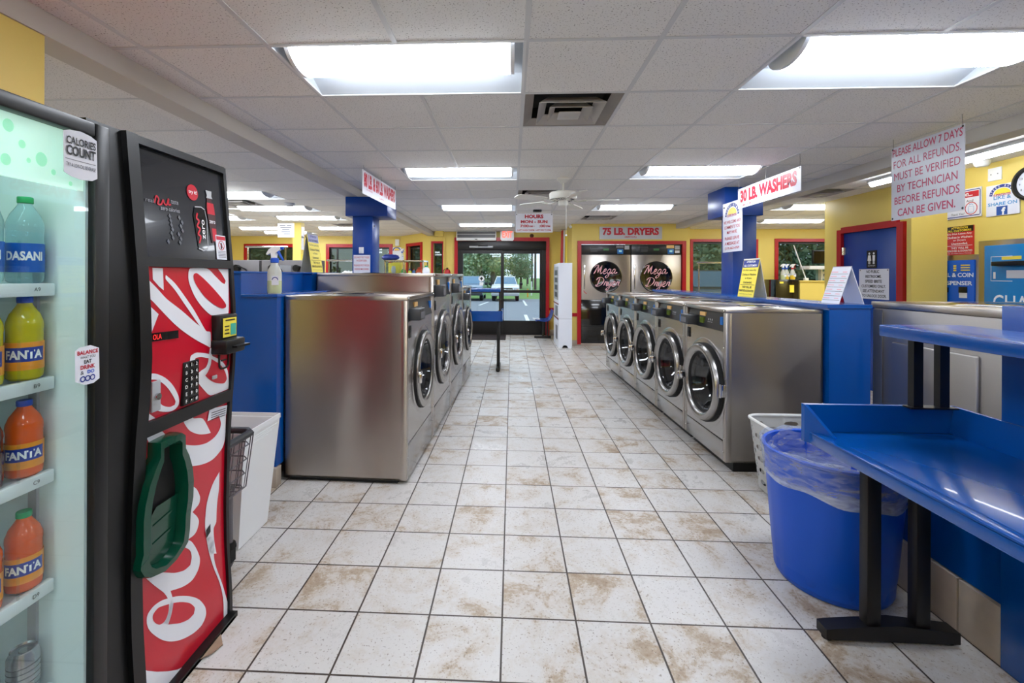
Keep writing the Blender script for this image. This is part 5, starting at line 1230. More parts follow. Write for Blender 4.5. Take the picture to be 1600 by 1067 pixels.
# change machines
t = thing('coin_dispenser', 'blue bill and coin dispenser in a steel surround on the right wall', 'change machine', (4.47, 4.8, .9))
b = MB(); b.box(4.43, 4.5, 4.535, 5.06, .7, 1.652, .004); b.build('surround', stainless, t)
b = MB(); b.box(4.415, 4.44, 4.585, 5.02, .78, 1.602, .006); fp = b.build('face', noisy(mat('dispenser_blue', (16, 92, 200), .3), 5, .06), t)
c = V((4.414, 4.80, 1.3)); serif = mat('pale_lettering', (225, 235, 250), .4)
lettering(fp, serif, c, *XN, [('BILL & COIN', .04, .155, .34, .042, .03), ('DISPENSER', .04, .075, .32, .042, .03)])
b = MB()
for y0, y1, z0, z1 in ((-.18, -.08, .22, .245), (-.19, -.04, -.02, .03), (.07, .15, -.02, .04), (-.10, -.06, -.06, -.02)): b.box(4.405, 4.416, 4.80 - y1, 4.80 - y0, 1.3 + z0, 1.3 + z1, .002)
b.build('slots', black, fp)
b = MB(); board(b, (4.411, 4.69, 1.255), *XN, .08, .05, .002); board(b, (4.411, 4.88, 1.12), *XN, .20, .055, .002); lb = b.build('paper_label', sign_white, fp, False)
lettering(lb, red_ink, (4.411, 4.88, 1.12), *XN, [('CHANGE FOR', 0, 0, .17, .026, .03)])
b = MB()
for k in range(3):
    board(b, (4.413, 4.775, 1.545 - .022 * k), *XN, .03, .014, .001); board(b, (4.413, 4.67, 1.55 - .024 * k), *XN, .09, .01, .001)
b.build('coin_print', yellow_ink, fp, False)
t = thing('change_machine', 'light blue change machine with black bill slot at the right edge', 'change machine', (4.47, 4.1, .9))
b = MB(); b.box(4.40, 4.5, 3.7, 4.53, .7, 1.772, .004); b.build('surround', stainless, t)
b = MB(); b.box(4.385, 4.41, 3.78, 4.465, .78, 1.725, .008); fp = b.build('face', noisy(mat('changer_blue', (24, 128, 196), .28), 6, .1), t)
b = MB(); b.box(4.34, 4.39, 4.03, 4.36, 1.535, 1.575, .006); b.build('bill_slot', black, fp)
b = MB(); board(b, (4.384, 4.23, 1.605), *XN, .16, .03, .002); b.build('yellow_strip', card_yellow, fp, False)
c = V((4.3845, 4.2, 1.45)); lettering(fp, white_ink, c, *XN, [('1', -.17, .0, .02, .06, .02), ('CHANGE', .10, -.24, .56, .13, .01)])
b = MB(); stroke2d(b, c, *XN, [(-.02, -.05), (-.2, -.05), (-.2, .17), (-.02, .17)], .006); b.build('outline', white_ink, fp, False)
b = MB(); board(b, (4.384, 4.19, 1.46), *XN, .16, .07, .002); b.build('instruction_label', sign_white, fp, False)
t = thing('wall_clock', 'round black-rimmed wall clock at the right edge of the photo', 'clock', (4.47, 4.16, 2.25))
b = MB(); b.lathe([(0, 0), (.15, 0), (.155, -.02), (.15, -.04), (.13, -.045), (.122, -.02)], (4.5, 4.16, 2.25), 'X', 48); b.build('rim', black, t)
b = MB(); b.lathe([(0, -.018), (.125, -.018)], (4.5, 4.16, 2.25), 'X', 40); fc = b.build('dial', sign_white, t)
lettering(fc, black_ink, (4.481, 4.16, 2.25), *XN, [(str(k), .098 * math.sin(k * PI / 6), .098 * math.cos(k * PI / 6), None, .02) for k in range(1, 13)], 'numerals')
b = MB(); stroke2d(b, (4.481, 4.16, 2.25), *XN, [(0, 0), (.04, .05)], .007, .002); stroke2d(b, (4.481, 4.16, 2.25), *XN, [(0, 0), (-.03, .085)], .005, .002); b.build('hands', black_ink, fc, False)
t = thing('switch_plate', 'white double blank plate on the right wall above the like sign', 'switch plate', (4.49, 4.48, 2.394)); b = MB(); b.box(4.49, 4.5, 4.42, 4.54, 2.335, 2.455, .003); b.build('plate', white_plastic, t); b = MB()
for y in (4.45, 4.51): b.sphere((4.489, y, 2.395), .005, 8)
b.build('screw', grey_plastic, t)
t = thing('smoke_detector', 'white dome detector under the ceiling by the right wall', 'detector', (4.35, 4.45, CH)); b = MB(); b.lathe([(0, -.05), (.04, -.05), (.055, -.03), (.06, 0)], (4.35, 4.45, CH), 'Z', 28); b.build('body', white_plastic, t)
t = thing('smoke_detector', 'small round detector on the ceiling light of the left half', 'detector', (-3.35, 6.75, CH)); b = MB(); b.lathe([(0, -.045), (.05, -.045), (.075, -.02), (.08, 0)], (-3.35, 6.75, CH), 'Z', 28); b.build('body', lt_grey, t)

# ================================================================== dryers
def script_word(b, glyphs, word, c, u, v, h, sh, w):
    adv = {'M': .98, 'e': .42, 'g': .5, 'a': .56, 'D': .86, 'r': .42, 'y': .46}
    tot = sum(adv[ch] for ch in word); x = -tot / 2
    for ch in word:
        for st in glyphs[ch]:
            p = spline([((x + a + sh * q) * h, (q - .4) * h) for a, q in st], 4); stroke2d(b, c, u, v, p, [w * (.8 + .35 * math.sin(i * .5)) for i in range(len(p))], .002)
        x += adv[ch]
GL = {'M': [[(-.1, .72), (0, .92), (.14, .97), (.28, .95)], [(0, .02), (.1, .3), (.22, .75), (.3, 1)], [(.3, 1), (.34, .6), (.4, .12)], [(.4, .12), (.52, .55), (.68, .95)], [(.68, .95), (.66, .5), (.69, .1), (.78, .03), (.9, .15)]],
      'e': [[(-.06, .2), (.18, .30), (.3, .45), (.25, .56), (.13, .52), (.04, .34), (.05, .12), (.15, .02), (.3, .07), (.42, .2)]],
      'g': [[(.34, .48), (.22, .55), (.08, .42), (.04, .2), (.12, .06), (.24, .14), (.36, .46)], [(.37, .52), (.32, .1), (.24, -.28), (.1, -.42), (-.04, -.36), (.02, -.2), (.2, -.05), (.5, .15)]],
      'a': [[(.34, .46), (.22, .55), (.08, .42), (.04, .2), (.1, .06), (.2, .1), (.36, .46)], [(.37, .52), (.34, .2), (.38, .05), (.48, .06), (.6, .2)]],
      'D': [[(.26, .92), (.2, .5), (.12, .08)], [(-.08, .7), (.05, .93), (.35, 1), (.66, .85), (.74, .55), (.56, .2), (.25, .02), (0, .06), (-.02, .18), (.12, .14)]],
      'r': [[(0, .1), (.08, .42), (.12, .56), (.18, .48), (.32, .52)], [(.32, .52), (.27, .2), (.33, .04), (.46, .16)]],
      'y': [[(.02, .52), (.02, .2), (.1, .06), (.22, .15), (.34, .5)], [(.37, .54), (.3, .1), (.2, -.28), (.06, -.42), (-.06, -.34), (.02, -.18), (.2, -.04), (.5, .16)]]}
t = thing('red_surround', 'red painted frame round the two built-in dryers', 'frame', (2.44, 9.48, 0))
b = MB(); b.box(1.345, 1.42, 9.465, 9.52, .03, 2.155); b.box(3.46, 3.535, 9.465, 9.52, .03, 2.155); b.box(1.42, 3.46, 9.465, 9.52, 2.085, 2.155); b.build('frame', red, t, False)
for i, (x0, x1, lab) in enumerate(((1.425, 2.432, 'left one of the two big stainless dryers with script lettering on the round window'), (2.442, 3.455, 'right one of the two big stainless dryers, half hidden by the washers'))):
    t = thing('tumble_dryer', lab, 'dryer', ((x0 + x1) / 2, 9.9, 0), 'big dryers in the yellow wall')
    b = MB(); b.box(x0, x1, 9.53, 10.5, .05, 2.08); b.build('cabinet', black, t)
    b = MB(); b.box(x0 + .004, x1 - .004, 9.50, 9.54, 1.88, 2.078, .004); cp = b.build('control_panel', panel_black, t)
    b = MB(); b.box(x0 + .004, x1 - .004, 9.495, 9.54, .945, 1.872, .006); dr = b.build('door', stainless, t)
    b = MB(); b.box(x0 + .004, x1 - .004, 9.50, 9.54, .05, .94, .004); b.box(x0 + .03, x1 - .03, 9.497, 9.503, .4, .404); b.box(x0 + .03, x1 - .03, 9.497, 9.503, .62, .624); b.build('lower_panel', black_gloss, t)
    cx = x0 + .50; cz = 1.415
    b = MB(); b.lathe([(.325, 0), (.325, -.012), (.31, -.016), (.3, -.010), (0, -.010)], (cx, 9.495, cz), 'Y', 56); wd = b.build('round_window', black_gloss, dr)
    b = MB(); script_word(b, GL, 'Mega', (cx - .02, 9.483, cz + .135), *YN, .185, .25, .017); script_word(b, GL, 'Dryer', (cx + .03, 9.483, cz - .12), *YN, .185, .25, .017); b.build('script_lettering', pink_ink, wd, False)
    b = MB(); b.box(x0 + .05, x0 + .075, 9.46, 9.475, 1.165, 1.66, .006); b.box(x0 + .055, x0 + .07, 9.47, 9.5, 1.2, 1.22); b.box(x0 + .055, x0 + .07, 9.47, 9.5, 1.6, 1.62); b.build('door_handle', chrome, dr)
    u = 1.98
    b = MB(); b.box(x0 + .18, x0 + .34, 9.497, 9.501, 2.0, 2.045); b.box(x0 + .19, x0 + .33, 9.497, 9.501, 1.93, 1.985); b.build('panel_print', dark_grey, cp)
    b = MB(); b.box(x0 + .45, x0 + .56, 9.496, 9.501, 1.96, 2.0); b.build('display', mat('green_display', (60, 120, 70), .3), cp)
    b = MB(); b.box(x0 + .73, x0 + .85, 9.485, 9.501, 1.89, 1.99, .004); k = b.build('card_reader', lcd_blue, cp); b = MB(); b.box(x0 + .765, x0 + .82, 9.482, 9.486, 1.925, 1.965); b.build('reader_screen', mat('reader_screen', (170, 230, 240), .3), k)
    b = MB(); b.box(x0 + .88, x0 + .975, 9.496, 9.501, 1.98, 2.06); b.build('notice', lt_grey, cp)
    if i: 
        b = MB(); b.box(x0 + .71, x0 + .86, 9.496, 9.501, 2.01, 2.07); b.build('price_sticker', sticker_y, cp); b = MB(); b.box(x0 + .88, x0 + .97, 9.496, 9.501, 1.91, 1.96); b.build('white_sticker', sign_white, cp)
    else:
        b = MB(); b.box(x0 + .71, x0 + .86, 9.496, 9.501, 2.01, 2.055); b.build('instruction_strip', grey_plastic, cp)
        b = MB(); stroke2d(b, (x0, 9.494, 0), *YN, [(.05, 1.13), (.08, 1.09), (.11, 1.07)], .012); b.build('red_scratch', red_ink, dr, False)

# ================================================================== by the entrance
t = thing('soap_vending_machine', 'tall white soap vending machine beside the dryers', 'vending machine', (1.06, 9.6, 0))
b = MB(); b.poly([(.93, 9.13, 0), (1.0, 9.13, 0), (1.02, 9.13, .045), (1.06, 9.13, .06), (1.10, 9.13, .045), (1.12, 9.13, 0), (1.195, 9.13, 0), (1.195, 9.13, .58), (.93, 9.13, .58)], (0, 1.05, 0)); b.box(.93, 1.195, 9.13, 10.18, .584, 1.69, .004); b.build('cabinet', noisy(mat('cabinet_white', (226, 230, 240), .35), 3, .02), t)
b = MB(); b.box(.918, .932, 9.22, 10.1, .95, 1.62, .004); b.build('display_front', lt_grey, t)
b = MB()
for i in range(4): b.box(.914, .92, 9.3, 9.8, 1.0 + .15 * i, 1.10 + .15 * i)
b.build('product_window', dark_grey, t)
b = MB(); b.box(.914, .932, 9.16, 10.15, .86, .88); b.box(.914, .932, 9.16, 10.15, .56, .58); b.build('red_trim', mat('dark_red_trim', (120, 20, 24), .4), t)
b = MB(); b.box(.915, .932, 9.35, 9.7, .62, .82); b.box(.915, .932, 9.35, 9.6, .15, .42); b.build('dispensing_door', grey_plastic, t)
t = thing('striped_banner', 'red, white and yellow striped banner hanging in the corner behind the soap machine', 'banner', (1.12, 10.4, 1.6))
for x0, x1, m_, nm_ in ((1.05, 1.13, red, 'red_stripe'), (1.13, 1.165, sign_white, 'white_stripe'), (1.165, 1.222, card_yellow, 'yellow_stripe')):
    b = MB(); b.poly([(x0, 10.30, .75), (x1, 10.28, .75), (x1 + .01, 10.28, 2.46), (x0 + .05 if x0 < 1.1 else x0 + .02, 10.30, 2.44)], (0, .012, 0)); b.build(nm_, m_, t, False)
b = MB(); b.cyl((1.08, 10.3, 2.47), (1.23, 10.3, 2.47), .012); b.build('rod', chrome, t); b = MB(); b.sphere((1.2, 9.46, 2.44), .03, 14); b.build('white_knob', white_plastic, t)
t = thing('waiting_bench', 'blue moulded waiting bench with black legs beside the entrance door', 'bench', (.75, 10.6, 0))
b = MB(); pr = spline([(.54, .43), (.58, .445), (.70, .43), (.80, .435), (.86, .47), (.90, .55), (.93, .66)], 4); pr2 = [(x + .004, z - .02) for x, z in pr[::-1]]
b.poly([(x, 10.28, z) for x, z in pr + pr2], (0, .62, 0)); b.build('seat_shell', blue_wall, t)
b = MB(); b.box(.70, .74, 10.56, 10.6, .05, .43); b.box(.80, .84, 10.56, 10.6, .05, .45); b.build('leg', black_metal, t)
b = MB(); b.box(.52, .90, 10.55, 10.61, 0, .05, .006); b.build('foot_bar', black_metal, t)
t = thing('paper_stack', 'small stack of white papers on the waiting bench', 'papers', (.57, 10.45, .45)); b = MB(); b.box(.50, .64, 10.35, 10.55, .447, .458); b.box(.48, .60, 10.4, 10.55, .459, .466); b.build('sheets', sign_white, t)
t = thing('door_mat', 'dark floor mat inside the entrance door', 'mat', (-.65, 10.6, 0)); b = MB(); b.box(-1.2, -.135, 10.17, 11.03, 0, .012, .004); b.build('mat', noisy(mat('mat_brown', (52, 42, 42), .9), 40, .3, .4, 200), t)
t = thing('air_curtain', 'white air curtain unit mounted above the entrance door', 'air curtain', (-.86, 11.0, 2.27)); b = MB(); b.box(-1.335, -.38, 10.93, 11.06, 2.275, CH - .003, .006); b.build('housing', white_paint, t)
b = MB(); b.box(-1.315, -.40, 10.922, 10.932, 2.43, 2.49); b.box(-1.315, -.40, 10.922, 10.932, 2.34, 2.415); b.build('grille', mat('grille_grey', (92, 92, 94), .5), t)
b = MB(); b.box(-.89, -.83, 10.92, 10.932, 2.292, 2.312); b.build('control', black, t)
t = thing('exit_sign', 'lit EXIT sign with orange letters above the entrance door', 'exit sign', (-.115, 11.03, 2.3)); b = MB(); b.poly([(-.28, 10.98, 2.31), (-.25, 10.98, 2.275), (.02, 10.98, 2.275), (.045, 10.98, 2.31), (.045, 10.98, CH - .004), (-.28, 10.98, CH - .004)], (0, .08, 0)); b.build('housing', white_plastic, t, False)
lettering(t, mat('exit_orange', (255, 110, 90), .4, emit=1.0), (-.115, 10.979, 2.42), *YN, [('EXIT', 0, 0, .24, .15, .03)])
t = thing('wall_medallion', 'small round brown ornament on the yellow wall above the door frame', 'ornament', (.478, 11.13, 2.4)); b = MB(); b.lathe([(0, -.03), (.02, -.03), (.03, -.012), (.045, -.012), (.05, 0)], (.478, 11.15, 2.405), 'Y', 24); b.build('disc', noisy(mat('brown_metal', (96, 66, 44), .4, .5), 20, .2), t)
t = thing('fire_extinguisher', 'red fire extinguisher on the wall by the entrance', 'fire extinguisher', (-1.56, 11.02, 1.2)); b = MB(); b.lathe([(0, 1.22), (.07, 1.225), (.075, 1.25), (.075, 1.5), (.06, 1.56), (.025, 1.59), (0, 1.59)], (-1.56, 11.03, 0), 'Z', 24); b.build('cylinder', red, t); b = MB(); b.box(-1.58, -1.54, 10.96, 11.05, 1.59, 1.62); b.tube([(-1.60, 11.0, 1.6), (-1.66, 11.0, 1.55), (-1.66, 11.0, 1.4)], .01, 8); b.build('handle_and_hose', black, t)

# ================================================================== tent signs, spray bottles
def tent(label, x, y, z, h, ln, spread, face, front_m, back_m):
    """A-frame card, ridge along y; printed leaf faces +x (face=1) or -x (face=-1)"""
    t = thing('tent_sign', label, 'tent sign', (x, y, z)); out = []
    for sd in (face, -face):
        b = MB(); P = [(x + sd * spread / 2, y - ln / 2, z), (x + sd * spread / 2, y + ln / 2, z), (x, y + ln / 2, z + h), (x, y - ln / 2, z + h)]; b.poly(P, (-sd * .004, 0, 0)); out.append(b.build('printed_leaf' if sd == face else 'back_leaf', front_m if sd == face else back_m, t, False))
    v = V((-face * spread / 2, 0, h)).normalized(); u = V((0, face, 0)); c = V((x + face * spread / 4, y, z + h / 2)); return t, out[0], c, u, v
def attention(t, lf, c, u, v, w, h, hd_m, txt, htxt):
    b = MB(); shape2d(b, c, u, v, [(-w * .48, h * .27), (w * .48, h * .27), (w * .48, h * .47), (-w * .48, h * .47)]); q = b.build('heading', hd_m, lf, False)
    lettering(q, htxt, c, u, v, [('ATTENTION', 0, h * .42, w * .55, h * .055, .03), ('ALL CUSTOMERS', 0, h * .32, w * .8, h * .055, .03)], 'heading_lettering', .0024)
    lettering(lf, txt, c, u, v, [('Do Not Leave Any', 0, h * .195, w * .82, h * .062, .01), ('Clothes in Washers', 0, h * .085, w * .88, h * .062, .01), ('or Dryers', 0, -h * .02, w * .42, h * .062, .01), ('Unattended.', 0, -h * .125, w * .55, h * .062, .01), ('THEY WILL BE', 0, -h * .255, w * .6, h * .055, .02), ('REMOVED & DONATED', 0, -h * .35, w * .9, h * .055, .02), ('(By the Next Store Closing)', 0, -h * .44, w * .8, h * .03)])
    b = MB(); shape2d(b, c, u, v, [(-w * .46, -h * .195), (w * .46, -h * .195), (w * .46, -h * .185), (-w * .46, -h * .185)]); b.build('rule', txt, lf, False)
a_ = tent('yellow ATTENTION tent card standing on the left blue bulkhead', -1.98, 4.45, 1.453, .385, .25, .12, 1, card_yellow, lt_grey); attention(*a_, .25, .385, mat('pale_heading', (150, 150, 190), .4), mat('olive_lettering', (96, 84, 40), .4), mat('navy_lettering', (60, 60, 120), .4))
a_ = tent('yellow ATTENTION tent card with blue heading standing on the right blue bulkhead', 2.36, 4.62, 1.233, .375, .30, .13, -1, card_yellow, white_plastic); attention(*a_, .30, .375, blue_ink, black_ink, white_ink)
t, lf, c, u, v = tent('white price tent card at the near end of the right bulkhead', 2.46, 3.53, 1.233, .275, .19, .18, -1, sign_white, sign_white)
b = MB()
for k in range(7): stroke2d(b, c, u, v, [(-.09, .085 - .034 * k), (.09, .085 - .034 * k)], .003)
b.build('ruled_lines', grey_plastic, lf, False)
b = MB()
for k in range(7):
    for x, w_ in ((-.055, .035), (.05, .022)): stroke2d(b, c, u, v, [(x - w_, .1 - .034 * k), (x + w_, .1 - .034 * k)], .008 if k == 0 else .006)
b.build('red_print', pink_ink, lf, False)
c = V((-1.862, 5.60, 1.565)); t = thing('card_sign', 'white card sign about pods leaning against the left blue column', 'sign', (-1.862, 5.6, 1.453)); b = MB(); b.box(-1.967, -1.758, 5.60, 5.606, 1.453, 1.68); b.build('panel', sign_white, t, False)
lettering(t, red_ink, (-1.862, 5.60, 1.565), *YN, [('DO NOT PUT PODS', 0, .085, .19, .024, .01), ('IN SOAP DISH.', 0, .045, .13, .024, .01), ('PLEASE PUT PODS', 0, -.015, .19, .024, .01), ('INSIDE MACHINE.', 0, -.06, .18, .024, .01)])
clear_pl = mat('frosted_spray_plastic', (222, 224, 214), .3); bsdf(clear_pl).inputs['Transmission Weight'].default_value = .35
def spray(label, x, y, z, h, liquid, head, trig, lab, rot=0, half=.5):
    t = thing('spray_bottle', label, 'spray bottle'); s = h / .33
    b = MB(); b.lathe([(0, .0), (.044, 0), (.048, .01), (.048, .135), (.045, .16), (.026, .20), (.022, .225), (0, .225)], (0, 0, 0), 'Z', 28, sy=.8); bo = b.build('body', clear_pl, t)
    b = MB(); b.lathe([(.0462, .004), (.0486, .012), (.0486, .09 * half * 2), (0, .09 * half * 2)], (0, 0, 0), 'Z', 28, sy=.805); b.build('liquid', liquid, bo)
    b = MB(); b.box(.0, .05, -.040, -.0385, .06, .125); lb = b.build('label', sign_white, bo)
    b = MB(); n = 10; stroke2d(b, (.025, -.0405, .096), (1, 0, 0), (0, 0, 1), [(.020 * math.cos(PI * k / n), .018 * math.sin(PI * k / n)) for k in range(n + 1)], .006); b.build('label_arch', blue_ink, lb, False)
    b = MB(); b.lathe([(.024, .215), (.028, .218), (.028, .245), (.02, .25)], (0, 0, 0), 'Z', 20); b.build('collar', trig, t)
    b = MB(); b.poly([(-.018, -.014, .248), (.012, -.014, .248), (.016, -.014, .285), (.045, -.014, .31), (.045, -.014, .328), (.0, -.014, .33), (-.035, -.014, .31), (-.055, -.014, .275), (-.045, -.014, .27), (-.022, -.014, .285)], (0, .028, 0)); b.build('spray_head', head, t)
    b = MB(); b.cyl((.04, 0, .318), (.062, 0, .318), .011, seg=12); b.tube([(.022, 0, .305), (.032, 0, .28), (.05, 0, .25), (.062, 0, .232)], [.012, .010, .008, .007], 8); b.build('trigger', trig, t)
    for ch in [t] + []: ch.scale = (s, s, s); ch.location = (x, y, z); ch.rotation_euler = (0, 0, rot)
    return t
liq_g = mat('pale_green_cleaner', (196, 206, 160), .2); liq_y = mat('yellow_cleaner', (235, 200, 60), .3); trig_b = noisy(mat('blue_trigger', (24, 84, 196), .35), 6, .05)
spray('spray bottle with blue trigger and green liquid on the left bulkhead ledge', -1.655, 3.12, 1.296, .33, liq_g, white_plastic, trig_b, None)
# three spray bottles on the dark machine at the far right window
for i, (x, lq, tr) in enumerate(((5.90, liq_g, trig_b), (6.0, liq_y, trig_b), (6.1, liq_y, red))):
    spray('%s spray bottle on the black machine under the far right window' % ['leftmost', 'middle yellow', 'rightmost yellow with red trigger'][i], x, 10.25 + .05 * (i % 2), 1.376, .34, lq, white_plastic, tr, None)
t = thing('card_machine', 'black machine with notices below the far right window', 'machine', (5.9, 10.3, 0)); b = MB(); b.box(5.66, 6.14, 10.1, 10.55, 0, 1.374, .006); b.build('cabinet', black_gloss, t); b = MB(); b.box(5.95, 6.04, 10.092, 10.1, 1.1, 1.26); b.box(5.74, 5.82, 10.092, 10.1, 1.29, 1.33); b.build('notice', card_yellow, t)
t = thing('yellow_counter', 'yellow counter under the far right window', 'counter', (7.0, 10.3, 0)); b = MB(); b.box(6.17, 8.6, 10.1, 10.58, 0, 1.33); b.build('body', yellow, t, False); b = MB(); b.box(6.15, 8.6, 10.07, 10.58, 1.33, 1.355, .003); b.build('top', yellow, t)
t = thing('broom', 'white broom handle leaning at the far right window', 'broom', (6.35, 10.3, 1.36)); b = MB(); b.tube([(6.41, 10.3, 1.40), (6.27, 10.5, 2.14)], .012, 8); b.build('handle', white_plastic, t); b = MB(); b.box(6.38, 6.45, 10.26, 10.34, 1.357, 1.41, .004); b.build('head', white_plastic, t)
t = thing('wall_shelf', 'white shelf across the far right window carrying the television', 'shelf', (7.2, 10.3, 1.6)); b = MB(); b.box(6.40, 8.2, 10.15, 10.5, 1.60, 1.675, .004); b.build('board', white_paint, t); b = MB()
for x in (6.8, 7.8): b.box(x, x + .03, 10.4, 10.5, 1.36, 1.60)
b.build('bracket', white_paint, t)
t = thing('television', 'black flat television on the white shelf at the far right window', 'television', (7.2, 10.35, 1.68)); b = MB(); b.box(6.56, 7.66, 10.30, 10.35, 1.72, 2.02, .006); b.box(7.0, 7.2, 10.27, 10.38, 1.676, 1.69); b.box(7.07, 7.13, 10.31, 10.34, 1.69, 1.72); b.build('casing', black, t); b = MB(); b.box(6.58, 7.64, 10.296, 10.301, 1.74, 2.0); b.build('screen', black_gloss, t)
t = thing('window_decal', 'oval white decal reading BRITE on the far right window', 'decal', (6.95, 10.55, 1.45)); b = MB(); b.box(6.75, 7.5, 10.50, 10.51, 1.36, 1.59); b.build('backing', mat('decal_blue', (120, 160, 180), .4), t); b = MB(); disc2d(b, (7.0, 10.499, 1.475), *YN, 0, 0, .17, .001, 28, .095); ov = b.build('oval', sign_white, t, False); lettering(ov, blue_ink, (7.0, 10.499, 1.475), *YN, [('BRITE', 0, 0, .18, .05, .02)], 'lettering', .0024)
# far left wall sign
c = V((-3.165, 12.44, 2.03)); s = sign('wall_sign', 'small white emblem sign on the far left wall beside the splayed window', 'sign', c, YN, .25, .34, sign_white, .006); arch_emblem(s, c, *YN, 0, .08, .1, False)
b = MB(); shape2d(b, c, *YN, [(-.05, -.15), (.05, -.15), (.05, -.05), (-.05, -.05)]); b.build('blue_square', MATS['logo_blue'], s, False)
t = thing('wall_box', 'small white box above the emblem sign on the far left wall', 'wall box', (-3.14, 12.42, 2.3)); b = MB(); b.box(-3.2, -3.09, 12.40, 12.45, 2.24, 2.42, .006); b.build('case', white_plastic, t)

# ================================================================== things beyond the left bulkhead
back_steel = noisy(mat('backsplash_steel', (120, 117, 118), .45, .6), 4, .1)
for i, x in enumerate((-4.25, -3.42)):
    t = thing('top_load_washer', 'stainless top-load washer beyond the left bulkhead, %s one' % ('left' if i == 0 else 'right'), 'washer', (x + .4, 5.9, 0), 'top-load washers beyond the left bulkhead')
    b = MB(); b.box(x, x + .80, 5.6, 6.3, 0, 1.05, .008); b.build('cabinet', white_paint, t)
    b = MB(); b.box(x + .02, x + .78, 5.62, 6.1, 1.05, 1.085, .006); b.build('lid', back_steel, t)
    b = MB(); b.box(x, x + .80, 6.1, 6.3, 1.05, 1.63, .006); bs = b.build('backsplash', back_steel, t)
    b = MB()
    for dx in (.16, .5): b.cyl((x + dx, 6.1, 1.52), (x + dx, 6.05, 1.52), .045, seg=18)
    b.build('knob', black, bs)
    b = MB()
    for dx in (.16, .5): b.tube([(x + dx, 6.06, 1.53), (x + dx + .06, 6.04, 1.54), (x + dx + .14, 6.05, 1.5), (x + dx + .18, 6.08, 1.40)], .009, 8)
    b.build('hose', rubber, bs)
    b = MB(); b.box(x + .26, x + .42, 6.094, 6.1, 1.45, 1.56); b.build('label', lt_grey, bs)
def rail_cart(x, y, w, d, zt, label):
    t = thing('hanging_rail_cart', label, 'laundry cart', (x, y, 0))
    for sx in (-1, 1):
        b = MB(); b.tube([(x + sx * w / 2, y, .5), (x + sx * w / 2, y, zt)], .014, 10); b.build('post', chrome, t)
    b = MB(); b.tube([(x - w / 2 - .04, y, zt), (x + w / 2 + .04, y, zt)], .016, 10); b.build('hanging_rail', chrome, t)
    b = MB()
    for z in (.35, .55, .75): b.tube([(x - w / 2, y - d / 2, z), (x + w / 2, y - d / 2, z), (x + w / 2, y + d / 2, z), (x - w / 2, y + d / 2, z)], .008, 8, closed=True)
    for k in range(9):
        f = x - w / 2 + w * k / 8; b.tube([(f, y - d / 2, .75), (f, y - d / 2, .33), (f, y + d / 2, .33), (f, y + d / 2, .75)], .004, 6)
    b.build('basket', wire, t)
    for sx in (-1, 1):
        for sy in (-1, 1):
            b = MB(); b.tube([(x + sx * w * .45, y + sy * d * .4, .34), (x + sx * w * .45, y + sy * d * .4, .1)], .012, 8); b.lathe([(0, -.012), (.045, -.012), (.05, 0), (.045, .012), (0, .012)], (x + sx * w * .45, y + sy * d * .4, .05), 'X', 18); b.build('caster', rubber, t)
    return t
rail_cart(-3.95, 7.2, .62, .5, 1.88, 'chrome laundry cart with hanging rail beyond the left bulkhead, nearer one')
rail_cart(-3.0, 8.3, .75, .5, 1.70, 'chrome laundry cart with hanging rail beyond the left bulkhead, further one')
rail_cart(3.75, 8.6, .62, .5, 1.69, 'chrome laundry cart with hanging rail beyond the right bulkhead')
t = thing('laundry_bag', 'white laundry bag heaped in the further cart beyond the left bulkhead', 'laundry', (-3.0, 8.3, .76))
b = MB(); b.sphere((-3.0, 8.3, 1.16), .30, 24, 1.05, .8, 1.15); rr = random.Random(9)
for v_ in b.bm.verts: v_.co += V((rr.uniform(-.02, .02), rr.uniform(-.02, .02), rr.uniform(-.025, .025)))
b.build('cloth', white_plastic, t, ang=80)
# glass display case
t = thing('display_case', 'glass display case holding detergents beyond the left washers', 'display case', (-1.98, 8.55, 0))
b = MB(); b.box(-2.34, -1.62, 8.3, 8.8, 0, 1.40, .004); b.build('base', lt_grey, t)
b = MB()
for x in (-2.33, -1.98, -1.63):
    for y in (8.31, 8.79): b.box(x - .012, x + .012, y - .012, y + .012, 1.40, 1.70)
for y in (8.31, 8.79): b.box(-2.342, -1.618, y - .012, y + .012, 1.685, 1.71)
for x in (-2.33, -1.63): b.box(x - .012, x + .012, 8.31, 8.79, 1.685, 1.71)
b.build('frame', chrome, t)
b = MB(); b.box(-2.32, -1.64, 8.315, 8.319, 1.402, 1.685); b.box(-2.32, -1.64, 8.32, 8.78, 1.70, 1.705); b.build('glass', clear_glass, t, False)
def jug(label, name, x, y, z, h, w, m, cap):
    t = thing(name, label, 'detergent', (x, y, z), 'detergents in the display case')
    b = MB(); b.lathe([(0, 0), (w * .48, 0), (w * .5, .01), (w * .5, h * .55), (w * .42, h * .75), (w * .2, h * .86), (w * .16, h * .9), (0, h * .9)], (x, y, z), 'Z', 20, sy=.7); b.build('body', m, t)
    b = MB(); b.lathe([(w * .2, h * .86), (w * .22, h * .88), (w * .2, h), (0, h)], (x, y, z), 'Z', 14); b.build('cap', cap, t)
    b = MB(); b.box(x - w * .3, x + w * .3, y - w * .36, y - w * .35, z + h * .15, z + h * .45); b.build('label', sign_white, t)
greenp = noisy(mat('green_jug', (40, 150, 60), .35), 6, .1); orangep = noisy(mat('orange_jug', (214, 62, 30), .35), 6, .1); bluep = noisy(mat('blue_jug', (70, 120, 190), .35), 6, .1)
